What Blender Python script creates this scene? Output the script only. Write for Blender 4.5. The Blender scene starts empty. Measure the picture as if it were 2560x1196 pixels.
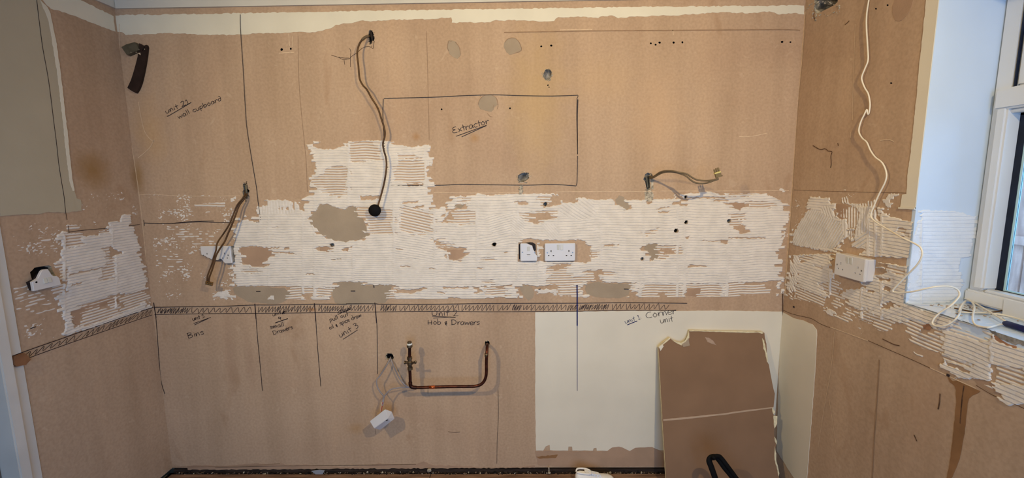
import bpy, bmesh, math, random
import numpy as np
from mathutils import Vector, Matrix
from mathutils.geometry import tessellate_polygon
R = random.Random(7)
C = bpy.context.scene.collection
SC = bpy.context.scene

# ------------------------------------------------------------------ camera
FPX = 1080.0; CX = 1280.0; CY = 598.0
CAM = np.array([0.0, -2.0596, 1.495])
_d = np.array([92., 8082., FPX]); _d /= np.linalg.norm(_d)
_n = np.array([15., -(FPX * FPX + 92 * 15.) / 8082, FPX]); _n /= np.linalg.norm(_n)
_r = np.cross(_d, _n)
BW = np.array([_r, _n, -_d])            # rows: world x,y,z expressed in (right, down, forward)
cd = bpy.data.cameras.new('camera'); cam = bpy.data.objects.new('camera', cd); C.objects.link(cam)
cd.sensor_width = 36.0; cd.lens = 36.0 * FPX / 2560.0; cd.clip_start = 0.02; cd.clip_end = 100
right = BW @ np.array([1, 0, 0.]); up = BW @ np.array([0, -1, 0.]); back = BW @ np.array([0, 0, -1.])
cam.matrix_world = Matrix(((right[0], up[0], back[0], CAM[0]), (right[1], up[1], back[1], CAM[1]),
                           (right[2], up[2], back[2], CAM[2]), (0, 0, 0, 1)))
SC.camera = cam

# ------------------------------------------------------------------ light
w = bpy.data.worlds.new('sky'); SC.world = w; w.use_nodes = True
bg = w.node_tree.nodes['Background']; bg.inputs[0].default_value = (0.27, 0.53, 1.0, 1); bg.inputs[1].default_value = 5.7
def spot(name, loc, aim, power, col, ang, blend, rad):
    l = bpy.data.lights.new(name, 'SPOT'); l.energy = power; l.color = col; l.spot_size = math.radians(ang)
    l.spot_blend = blend; l.shadow_soft_size = rad
    o = bpy.data.objects.new(name, l); C.objects.link(o); o.location = loc
    o.rotation_euler = (Vector(aim) - Vector(loc)).to_track_quat('-Z', 'Y').to_euler(); return o
WARM = (1.0, 0.80, 0.43)
spot('ceiling_spot', (-1.35, -2.0, 2.34), (0.1, 0, 1.25), 98, WARM, 118, 1.0, 0.022)
spot('ceiling_spot', (0.75, -2.05, 2.34), (0.2, 0, 1.3), 112, WARM, 104, 1.0, 0.022)
pl_ = bpy.data.lights.new('window_portal', 'AREA'); pl_.shape = 'RECTANGLE'; pl_.size = 1.55; pl_.size_y = 1.0
po = bpy.data.objects.new('window_portal', pl_); C.objects.link(po); po.location = (1.56, -1.42, 1.6)
po.rotation_euler = Vector((-1, 0, 0)).to_track_quat('-Z', 'Z').to_euler(); pl_.cycles.is_portal = True
pd = bpy.data.lights.new('added_patio_portal', 'AREA'); pd.shape = 'RECTANGLE'; pd.size = 2.0; pd.size_y = 2.0; pd.cycles.is_portal = True
pdo = bpy.data.objects.new('added_patio_portal', pd); C.objects.link(pdo); pdo.location = (.2, -3.72, 1.05); pdo.rotation_euler = Vector((0, 1, 0)).to_track_quat('-Z', 'Z').to_euler()  # portal for the opening added behind the camera as cool fill
SC.view_settings.view_transform = 'Standard'; SC.view_settings.look = 'None'
SC.view_settings.gamma = 1; SC.view_settings.use_curve_mapping = False; SC.view_settings.exposure = -0.08
SC.cycles.max_bounces = 8; SC.cycles.diffuse_bounces = 4

# ------------------------------------------------------------------ room measures (metres)
XL, XR, YB = -1.825, 1.285, 0.0
YJ = -0.57           # left wall ends at the door architrave
YW0, YW1 = -0.645, -2.2   # window opening along the right wall
ZS, ZH = 1.078, 2.10      # sill and head of the opening
XW = 1.47            # room side of the window frame
ZC = 2.44
def plane(px, py, ax, v):
    r = BW @ np.array([px - CX, py - CY, FPX]); t = (v - CAM[ax]) / r[ax]
    return Vector(CAM + r * t)
def B(px, py, off=0.0): return plane(px, py, 1, -off)
def L(px, py, off=0.0): return plane(px, py, 0, XL + off)
def RW(px, py, off=0.0): return plane(px, py, 0, XR - off)
def RV(px, py, off=0.0): return plane(px, py, 1, YW0 - off)
def S(px, py, off=0.0): return plane(px, py, 2, ZS + off)
def WN(px, py, off=0.0): return plane(px, py, 0, XW - off)
NRM = {'B': Vector((0, -1, 0)), 'L': Vector((1, 0, 0)), 'R': Vector((-1, 0, 0)), 'V': Vector((0, -1, 0)), 'S': Vector((0, 0, 1))}
FN = {'B': B, 'L': L, 'R': RW, 'V': RV, 'S': S}
def project(P):
    v = P - CAM; c = v @ BW          # BW rows world -> c = BW^T v
    return CX + FPX * c[..., 0] / c[..., 2], CY + FPX * c[..., 1] / c[..., 2]

# ------------------------------------------------------------------ materials
def lin(c): return tuple(((x / 255) / 12.92 if x / 255 <= .04045 else ((x / 255 + .055) / 1.055) ** 2.4) for x in c)
_M = {}
def mat(name, rgb, rough=.8, var=.08, scale=8., bump=0., bscale=60., metal=0., stretch=(1, 1, 1), rgb2=None, contrast=(.35, .65), spec=.3, coat=0, detail=4):
    if name in _M: return _M[name]
    m = bpy.data.materials.new(name); m.use_nodes = True; nt = m.node_tree; b = nt.nodes['Principled BSDF']
    tc = nt.nodes.new('ShaderNodeTexCoord'); mp = nt.nodes.new('ShaderNodeMapping'); mp.inputs['Scale'].default_value = stretch
    nt.links.new(tc.outputs['Object'], mp.inputs[0])
    nz = nt.nodes.new('ShaderNodeTexNoise'); nz.inputs['Scale'].default_value = scale; nz.inputs['Detail'].default_value = detail
    nt.links.new(mp.outputs[0], nz.inputs['Vector'])
    cr = nt.nodes.new('ShaderNodeValToRGB'); c = lin(rgb)
    c2 = lin(rgb2) if rgb2 else tuple(x * (1 - var * 2) for x in c)
    c1 = c if rgb2 else tuple(min(1, x * (1 + var * .4)) for x in c)
    cr.color_ramp.elements[0].position = contrast[0]; cr.color_ramp.elements[1].position = contrast[1]
    cr.color_ramp.elements[0].color = (*c2, 1); cr.color_ramp.elements[1].color = (*c1, 1)
    nt.links.new(nz.outputs['Fac'], cr.inputs[0]); nt.links.new(cr.outputs[0], b.inputs['Base Color'])
    b.inputs['Roughness'].default_value = rough; b.inputs['Metallic'].default_value = metal
    b.inputs['Specular IOR Level'].default_value = spec; b.inputs['Coat Weight'].default_value = coat
    if bump:
        n2 = nt.nodes.new('ShaderNodeTexNoise'); n2.inputs['Scale'].default_value = bscale; n2.inputs['Detail'].default_value = 5
        nt.links.new(mp.outputs[0], n2.inputs['Vector']); bp = nt.nodes.new('ShaderNodeBump'); bp.inputs['Strength'].default_value = bump
        bp.inputs['Distance'].default_value = .004
        nt.links.new(n2.outputs['Fac'], bp.inputs['Height']); nt.links.new(bp.outputs[0], b.inputs['Normal'])
    _M[name] = m; return m

def plaster_mat():
    m = bpy.data.materials.new('bare_plaster'); m.use_nodes = True; nt = m.node_tree; b = nt.nodes['Principled BSDF']
    N = nt.nodes.new; Lk = nt.links.new
    tc = N('ShaderNodeTexCoord')
    def noise(scale, stretch=(1, 1, 1), det=4, dist=0.):
        mp = N('ShaderNodeMapping'); mp.inputs['Scale'].default_value = stretch; Lk(tc.outputs['Object'], mp.inputs[0])
        n = N('ShaderNodeTexNoise'); n.inputs['Scale'].default_value = scale; n.inputs['Detail'].default_value = det; n.inputs['Distortion'].default_value = dist
        Lk(mp.outputs[0], n.inputs['Vector']); return n.outputs['Fac']
    def ramp(src, stops):
        r = N('ShaderNodeValToRGB'); e = r.color_ramp.elements
        while len(e) < len(stops): e.new(.5)
        for i, (p, c) in enumerate(stops): e[i].position = p; e[i].color = (*lin(c), 1)
        Lk(src, r.inputs[0]); return r.outputs[0]
    def mix(fac, a, c, mode='MIX'):
        x = N('ShaderNodeMix'); x.data_type = 'RGBA'; x.blend_type = mode
        if isinstance(fac, float): x.inputs[0].default_value = fac
        else: Lk(fac, x.inputs[0])
        Lk(a, x.inputs[6]); Lk(c, x.inputs[7]); return x.outputs[2]
    base = ramp(noise(1.6, det=3, dist=.6), [(.3, PL[0]), (.5, PL[1]), (.72, PL[2])])
    streak = ramp(noise(2.2, (4.5, 4.5, .35), det=5), [(.30, (236, 234, 231)), (.55, (248, 247, 246)), (.75, (255, 253, 250))])
    grain = ramp(noise(90., det=6), [(.3, (240, 239, 237)), (.62, (255, 255, 255))])
    flecks = ramp(noise(34., (1, 1, 2.2), det=8), [(.0, (255, 255, 255)), (.69, (255, 255, 255)), (.74, (255, 255, 255))])
    c = mix(1.0, base, streak, 'MULTIPLY'); c = mix(1.0, c, grain, 'MULTIPLY')
    sc = N('ShaderNodeMapRange'); sc.inputs['From Min'].default_value = .655; sc.inputs['From Max'].default_value = .70; sc.inputs['To Max'].default_value = .13
    Lk(noise(22., (1, 1, 1), det=9, dist=1.2), sc.inputs['Value'])
    li = N('ShaderNodeRGB'); li.outputs[0].default_value = (*lin((226, 200, 172)), 1)
    c = mix(sc.outputs[0], c, li.outputs[0])
    sm = N('ShaderNodeMapRange'); sm.inputs['From Min'].default_value = .64; sm.inputs['From Max'].default_value = .72; sm.inputs['To Max'].default_value = .3
    Lk(noise(5., (1, 1, .5), det=7, dist=.8), sm.inputs['Value'])
    dk = N('ShaderNodeRGB'); dk.outputs[0].default_value = (*lin((150, 112, 78)), 1)
    c = mix(sm.outputs[0], c, dk.outputs[0])
    for (p, rad, st, col, zs) in STAINS_AND_SHADE:
        sb = N('ShaderNodeVectorMath'); sb.operation = 'SUBTRACT'; sb.inputs[1].default_value = p; Lk(tc.outputs['Object'], sb.inputs[0])
        ml = N('ShaderNodeVectorMath'); ml.operation = 'MULTIPLY'; ml.inputs[1].default_value = (1, 1, zs); Lk(sb.outputs[0], ml.inputs[0])
        le = N('ShaderNodeVectorMath'); le.operation = 'LENGTH'; Lk(ml.outputs[0], le.inputs[0])
        nn = N('ShaderNodeMath'); nn.operation = 'MULTIPLY_ADD'; nn.inputs[1].default_value = rad * .9; Lk(noise(14., det=5), nn.inputs[0]); Lk(le.outputs['Value'], nn.inputs[2])
        mr = N('ShaderNodeMapRange'); mr.inputs['From Min'].default_value = rad * 1.5; mr.inputs['From Max'].default_value = rad * .6; mr.inputs['To Max'].default_value = st; Lk(nn.outputs[0], mr.inputs['Value'])
        rc = N('ShaderNodeRGB'); rc.outputs[0].default_value = (*lin(col), 1); c = mix(mr.outputs[0], c, rc.outputs[0])
    Lk(c, b.inputs['Base Color']); b.inputs['Roughness'].default_value = .82; b.inputs['Specular IOR Level'].default_value = .22
    bp = N('ShaderNodeBump'); bp.inputs['Strength'].default_value = .25; bp.inputs['Distance'].default_value = .002
    Lk(noise(45., (1, 1, 1), det=6), bp.inputs['Height']); Lk(bp.outputs[0], b.inputs['Normal'])
    return m
PL = [(189, 157, 129), (196, 165, 136), (201, 170, 141)]
def stp(w_, px, py): return tuple({'B': B, 'L': L, 'R': RW}[w_](px, py))
STAINS_AND_SHADE = [(stp('L', 232, 425), .10, .75, (150, 110, 58), 1.0), (stp('B', 345, 440), .035, .7, (150, 112, 62), .35), (stp('B', 1186, 345), .025, .5, (170, 122, 66), 1.), (stp('B', 942, 271), .022, .55, (160, 110, 66), 3.), (stp('B', 1040, 342), .022, .5, (168, 118, 66), 1.),
          (stp('B', 2, 2) if 0 else stp('B', 375, 330), .09, .35, (204, 160, 104), .5), (stp('B', 890, 1072), .07, .35, (172, 128, 72), 2.), (stp('B', 780, 774), .03, .7, (166, 108, 52), 2.5), (stp('B', 1340, 250), .16, .35, (196, 160, 100), .4), (stp('R', 2320, 1000), .12, .25, (164, 126, 96), .4),  # the spot left of the junction box paints in its yellow shadow
          (stp('B', 573, 880), .035, .35, (158, 124, 100), .16), (stp('B', 625, 900), .03, .3, (158, 124, 100), .16), (stp('B', 1640, 300), .14, .3, (204, 164, 124), .5), (stp('B', 1500, 200), .2, .2, (204, 166, 118), 1.5)]
M_PL = plaster_mat()
M_ADH = mat('white_tile_adhesive', (224, 212, 199), .85, .05, 20, .22, 260)
M_FIL = mat('torn_plaster_core', (167, 147, 124), .9, .06, 9, .15, 120)
M_FIL2 = mat('torn_plaster_core_brown', (176, 143, 116), .9, .06, 9, .15, 120)
M_CREAM = mat('cream_paint', (226, 216, 194), .62, .035, 5, .1, 80)
M_BEIGE = mat('beige_paint', (186, 172, 146), .7, .04, 4, .1, 80)
M_MAG = mat('magnolia_paint', (226, 214, 192), .42, .03, 4, .08, 60, spec=.45)
M_COV = mat('coving_paint', (212, 204, 190), .65, .04, 5, .08, 60)
M_INK = mat('black_marker_ink', (50, 36, 38), .6, .2, 60)
M_BLUE = mat('blue_marker_ink', (26, 28, 92), .6, .2, 60)
M_PEN = mat('pencil_line', (98, 80, 66), .8, .2, 60)
M_PALE = mat('pale_scratch', (222, 192, 158), .85, .08, 60)
M_DKSC = mat('brown_crack', (78, 54, 40), .9, .3, 60)
M_STAIN = mat('damp_brown_stain', (150, 108, 70), .85, .12, 12)
M_HOLE = mat('dark_cavity', (34, 27, 24), .95, .4, 60, .5, 90)
M_RUB = mat('crumbled_plaster', (196, 182, 160), .95, .25, 60, .9, 120, contrast=(.4, .6))
M_GREYR = mat('grey_cavity_mortar', (158, 150, 140), .95, .35, 30, .9, 70)
M_WHITE = mat('white_socket_plastic', (214, 207, 202), .32, .02, 10, spec=.5)
M_SWITCH = mat('switch_grey_plastic', (205, 200, 188), .35, .03, 10, spec=.5)
M_BLACK = mat('black_rubber', (15, 13, 13), .75, .2, 20, spec=.15)
M_DARKB = mat('dark_back_box', (44, 34, 34), .7, .3, 30)
M_COP = mat('old_copper', (104, 58, 42), .38, .3, 26, .2, 90, metal=.85, rgb2=(58, 36, 30))
M_COPB = mat('bright_copper', (214, 112, 62), .28, .1, 30, metal=1.)
M_BRASS = mat('tarnished_brass', (122, 104, 80), .42, .3, 40, .3, 90, metal=.8, rgb2=(66, 54, 44))
M_PTFE = mat('white_tape', (225, 222, 212), .6, .05, 40)
M_BCAB = mat('brown_cable_sheath', (96, 66, 34), .5, .2, 14, rgb2=(64, 42, 22))
M_TCAB = mat('taupe_cable_sheath', (112, 94, 70), .5, .15, 14)
M_GCAB = mat('grey_cable_sheath', (150, 140, 138), .5, .15, 14)
M_WCAB = mat('white_cable_sheath', (236, 222, 198), .45, .04, 10, spec=.5)
M_SCREW = mat('steel_screw', (150, 146, 140), .35, .1, 40, metal=.9)
M_RED = mat('red_core', (160, 40, 30), .5, .1, 20)
M_TERM = mat('cream_terminal_plastic', (224, 206, 130), .45, .05, 20)
M_TERM2 = mat('olive_terminal_plastic', (140, 120, 84), .5, .15, 20)
M_GOLD = mat('brown_terminal_plastic', (150, 108, 58), .5, .25, 60)
M_BOARD = mat('grey_plasterboard_paper', (138, 106, 80), .9, .05, 5, .15, 120)
M_CORE = mat('plasterboard_core', (226, 210, 172), .9, .08, 60, .5, 120)
M_UPVC = mat('white_upvc', (226, 224, 222), .35, .02, 5, spec=.5)
M_GASK = mat('black_gasket', (20, 28, 48), .5, .2, 20)
M_SPAC = mat('spacer_highlight', (196, 226, 224), .3, .03, 20, metal=.3)  # pale cyan paints in the highlight along the spacer edge
M_REV = mat('daylight_tinted_reveal', (204, 216, 230), .7, .02, 4, .06, 60)  # white reveal with the blue of the window daylight mixed into its colour
M_WOOD = mat('floorboard_wood', (150, 116, 92), .8, .2, 5, .3, 60, stretch=(1, 9, 9), rgb2=(104, 76, 58))
M_NWOOD = mat('raw_notch_wood', (146, 100, 66), .85, .2, 10, rgb2=(92, 60, 42))
M_ARCH = mat('white_gloss_paint', (216, 208, 196), .4, .04, 5, .1, 30, spec=.5)
M_DOOR = mat('grey_door_paint', (104, 96, 90), .6, .05, 4)
M_SHOE = mat('white_leather', (238, 232, 226), .45, .04, 20, .15, 90)
M_SHOES = mat('white_rubber_sole', (224, 216, 204), .55, .04, 20)
M_LACE = mat('white_lace', (222, 226, 240), .8, .05, 60, .3, 200)
M_STEEL = mat('dull_grey_metal', (104, 98, 82), .5, .2, 30, metal=.5)
M_STRIP = mat('dark_brown_strip', (46, 30, 24), .6, .2, 30)
M_FENCE = mat('weathered_fence_wood', (205, 160, 138), .85, .2, 6, .4, 50, stretch=(6, 6, 1), rgb2=(165, 124, 106))
M_LEAF = mat('shrub_leaf', (70, 104, 82), .6, .3, 8, rgb2=(34, 62, 54))
M_TWIG = mat('shrub_twig', (84, 70, 56), .8, .2, 8)
M_GRND = mat('garden_ground', (112, 108, 96), .95, .2, 3)
M_GLASSM = None
def glass():
    m = bpy.data.materials.new('window_glass'); m.use_nodes = True; nt = m.node_tree
    for n in list(nt.nodes):
        if n.type == 'BSDF_PRINCIPLED': nt.nodes.remove(n)
    t = nt.nodes.new('ShaderNodeBsdfTransparent'); t.inputs[0].default_value = (.93, .97, .97, 1)
    g = nt.nodes.new('ShaderNodeBsdfGlossy'); g.inputs['Roughness'].default_value = .02
    f = nt.nodes.new('ShaderNodeFresnel'); f.inputs[0].default_value = 1.45
    x = nt.nodes.new('ShaderNodeMixShader'); nt.links.new(f.outputs[0], x.inputs[0]); nt.links.new(t.outputs[0], x.inputs[1]); nt.links.new(g.outputs[0], x.inputs[2])
    nt.links.new(x.outputs[0], nt.nodes['Material Output'].inputs[0]); return m
M_GLASS = glass()

# ------------------------------------------------------------------ mesh helpers
def link(name, me, m, parent=None):
    o = bpy.data.objects.new(name, me)
    if m is not None:
        for x in (m if isinstance(m, (list, tuple)) else [m]): me.materials.append(x)
    C.objects.link(o)
    if parent is not None: o.parent = parent
    return o
def obj(name, bm, m, parent=None, smooth=False):
    me = bpy.data.meshes.new(name); bm.normal_update()
    bm.to_mesh(me); bm.free()
    if smooth:
        for p in me.polygons: p.use_smooth = True
    if parent is not None and parent.get('_o'):
        org = Vector(parent['_o']); me.transform(Matrix.Translation(-org))
    return link(name, me, m, parent)
def struct(o): o['kind'] = 'structure'; return o
def thing(name, label, cat, loc, group=None):
    o = bpy.data.objects.new(name, None); C.objects.link(o); o.location = loc; o['_o'] = list(loc)
    o.empty_display_size = .05
    o['label'] = label; o['category'] = cat
    if group: o['group'] = group
    return o
def tag(o, label, cat, group=None):
    o['label'] = label; o['category'] = cat
    if group: o['group'] = group
    # origin to the object's own base centre
    me = o.data; v = np.empty(len(me.vertices) * 3); me.vertices.foreach_get('co', v); v = v.reshape(-1, 3)
    c = Vector(((v[:, 0].min() + v[:, 0].max()) / 2, (v[:, 1].min() + v[:, 1].max()) / 2, v[:, 2].min()))
    me.transform(Matrix.Translation(-c)); o.location = o.location + c
    return o
def box(bm, a, b):
    x0, y0, z0 = [min(a[i], b[i]) for i in range(3)]; x1, y1, z1 = [max(a[i], b[i]) for i in range(3)]
    v = [bm.verts.new(p) for p in ((x0, y0, z0), (x1, y0, z0), (x1, y1, z0), (x0, y1, z0), (x0, y0, z1), (x1, y0, z1), (x1, y1, z1), (x0, y1, z1))]
    for f in ((3, 2, 1, 0), (4, 5, 6, 7), (0, 1, 5, 4), (1, 2, 6, 5), (2, 3, 7, 6), (3, 0, 4, 7)): bm.faces.new([v[i] for i in f])
    return v
def bbox(a, b, bev=0.0, seg=2):
    bm = bmesh.new(); box(bm, a, b)
    if bev: bmesh.ops.bevel(bm, geom=bm.edges[:], offset=bev, segments=seg, affect='EDGES')
    return bm
def frame(origin, nrm, u=None):
    n = Vector(nrm).normalized(); zup = Vector((0, 0, 1))
    if u is None: u = n.cross(zup) * -1 if abs(n.z) < .9 else Vector((1, 0, 0))
    u = Vector(u); u = (u - n * u.dot(n)).normalized(); v = n.cross(u)
    return lambda a, b, c: Vector(origin) + u * a + v * b + n * c
def fill_loops(bm, loops3, holes=True):
    """fill the outer loop (with the others as holes) by tessellation; loops are lists of BMVerts"""
    tri = tessellate_polygon([[v.co.copy() for v in l] for l in loops3])
    flat = [v for l in loops3 for v in l]; fs = []
    for t in tri:
        try: fs.append(bm.faces.new([flat[i] for i in t]))
        except ValueError: pass
    return fs
def slab(pts3, n, t, bm=None, holes=(), bottom=False, mi=0, mi_side=0, hole_depth=None):
    """polygon lying on a surface (world points), raised by t along n, with side walls; optional holes"""
    own = bm is None
    if own: bm = bmesh.new()
    n = Vector(n)
    loops = [list(pts3)] + [list(h) for h in holes]
    top = [[bm.verts.new(p + n * t) for p in l] for l in loops]
    fs = fill_loops(bm, top)
    for f in fs:
        f.normal_update()
        if f.normal.dot(n) < 0: f.normal_flip()
        f.material_index = mi
    for li, l in enumerate(loops):
        low = [bm.verts.new(p) for p in l]; k = len(l)
        for i in range(k):
            f = bm.faces.new((top[li][i], top[li][(i + 1) % k], low[(i + 1) % k], low[i])); f.material_index = mi_side
        if bottom and li == 0:
            for f in fill_loops(bm, [low]): f.material_index = mi_side
    return bm
def catmull(pts, sub=6, closed=False):
    P = [Vector(p) for p in pts]; out = []
    n = len(P)
    if n < 3: return P
    rng = range(n if closed else n - 1)
    for i in rng:
        if closed: p0, p1, p2, p3 = P[(i - 1) % n], P[i], P[(i + 1) % n], P[(i + 2) % n]
        else: p0, p1, p2, p3 = P[max(i - 1, 0)], P[i], P[i + 1], P[min(i + 2, n - 1)]
        for s in range(sub):
            t = s / sub
            out.append(.5 * ((2 * p1) + (p2 - p0) * t + (2 * p0 - 5 * p1 + 4 * p2 - p3) * t * t + (3 * p1 - p0 - 3 * p2 + p3) * t ** 3))
    if not closed: out.append(P[-1])
    return out
def tube(bm, pts, rad, seg=8, cap=True, flat=None, mi=0):
    """swept tube; rad number or list; flat=(normal, factor) squeezes the section along a direction"""
    pts = [Vector(p) for p in pts]; rings = []; prev = None
    n = len(pts)
    for i, p in enumerate(pts):
        t = (pts[min(i + 1, n - 1)] - pts[max(i - 1, 0)])
        t = t.normalized() if t.length > 1e-9 else Vector((0, 0, 1))
        if prev is None:
            a = t.orthogonal().normalized()
        else:
            a = prev - t * prev.dot(t); a = a.normalized() if a.length > 1e-6 else t.orthogonal().normalized()
        prev = a; b = t.cross(a); r = rad[i] if isinstance(rad, (list, tuple)) else rad
        ring = []
        for k in range(seg):
            th = 2 * math.pi * k / seg; o = a * math.cos(th) * r + b * math.sin(th) * r
            if flat: fn = Vector(flat[0]); o = o - fn * o.dot(fn) * (1 - flat[1])
            ring.append(bm.verts.new(p + o))
        rings.append(ring)
    for i in range(n - 1):
        for k in range(seg):
            f = bm.faces.new((rings[i][k], rings[i][(k + 1) % seg], rings[i + 1][(k + 1) % seg], rings[i + 1][k])); f.material_index = mi
    if cap:
        f = bm.faces.new(rings[0][::-1]); f.material_index = mi; f = bm.faces.new(rings[-1]); f.material_index = mi
    return bm
def lathe(bm, prof, base, axis, seg=20, mi=0):
    """profile list of (radius, height) revolved about axis from base"""
    ax = Vector(axis).normalized(); a = ax.orthogonal().normalized(); b = ax.cross(a); rings = []
    for r, h in prof:
        c = Vector(base) + ax * h
        rings.append([bm.verts.new(c + (a * math.cos(2 * math.pi * k / seg) + b * math.sin(2 * math.pi * k / seg)) * max(r, 1e-5)) for k in range(seg)])
    for i in range(len(rings) - 1):
        for k in range(seg):
            f = bm.faces.new((rings[i][k], rings[i][(k + 1) % seg], rings[i + 1][(k + 1) % seg], rings[i + 1][k])); f.material_index = mi
    bm.faces.new(rings[0][::-1]).material_index = mi; bm.faces.new(rings[-1]).material_index = mi
    return bm
def ribbon(bm, pts, n, wid):
    """flat inked line on a surface; pts world points, wid width (number or list)"""
    pts = [Vector(p) for p in pts]; n = Vector(n); k = len(pts); vs = []
    for i, p in enumerate(pts):
        t = pts[min(i + 1, k - 1)] - pts[max(i - 1, 0)]
        if t.length < 1e-9: t = Vector((0, 0, 1))
        s = t.normalized().cross(n); wd = (wid[i] if isinstance(wid, (list, tuple)) else wid) * .5
        vs.append((bm.verts.new(p + s * wd), bm.verts.new(p - s * wd)))
    for i in range(k - 1):
        f = bm.faces.new((vs[i][0], vs[i][1], vs[i + 1][1], vs[i + 1][0])); f.normal_update()
        if f.normal.dot(n) < 0: f.normal_flip()
def rough_px(poly, amp=1.5, step=7., seed=0, closed=True):
    """add an irregular torn edge to a pixel outline"""
    rr = random.Random(seed); out = []; n = len(poly)
    for i in range(n if closed else n - 1):
        a, b = poly[i], poly[(i + 1) % n]; d = math.hypot(b[0] - a[0], b[1] - a[1]); k = max(1, int(d / step))
        for s in range(k):
            t = s / k; j = amp if s else amp * .3
            out.append((a[0] + (b[0] - a[0]) * t + rr.uniform(-j, j), a[1] + (b[1] - a[1]) * t + rr.uniform(-j, j)))
    if not closed: out.append(poly[-1])
    return out

# ------------------------------------------------------------------ numpy noise
def _hash(ix, iy, seed):
    h = (ix.astype(np.int64) * 374761393 + iy.astype(np.int64) * 668265263 + seed * 1442695041) & 0xffffffff
    h = ((h ^ (h >> 13)) * 1274126177) & 0xffffffff
    return ((h ^ (h >> 16)) & 0xffff) / 65535.0
def vnoise(x, y, seed=0):
    ix = np.floor(x); iy = np.floor(y); fx = x - ix; fy = y - iy; fx = fx * fx * (3 - 2 * fx); fy = fy * fy * (3 - 2 * fy)
    a = _hash(ix, iy, seed); b = _hash(ix + 1, iy, seed); c = _hash(ix, iy + 1, seed); d = _hash(ix + 1, iy + 1, seed)
    return (a * (1 - fx) + b * fx) * (1 - fy) + (c * (1 - fx) + d * fx) * fy
def inside(px, py, poly):
    xs = [p[0] for p in poly]; ys = [p[1] for p in poly]
    m = (px >= min(xs)) & (px <= max(xs)) & (py >= min(ys)) & (py <= max(ys)); idx = np.nonzero(m)
    qx = px[idx]; qy = py[idx]; c = np.zeros(qx.shape, bool); n = len(poly)
    for i in range(n):
        x0, y0 = poly[i]; x1, y1 = poly[(i + 1) % n]
        if y0 == y1: continue
        k = ((y0 > qy) != (y1 > qy)); xi = (x1 - x0) * (qy - y0) / (y1 - y0) + x0
        c ^= k & (qx < xi)
    out = np.zeros(px.shape, bool); out[idx] = c
    return out

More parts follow.
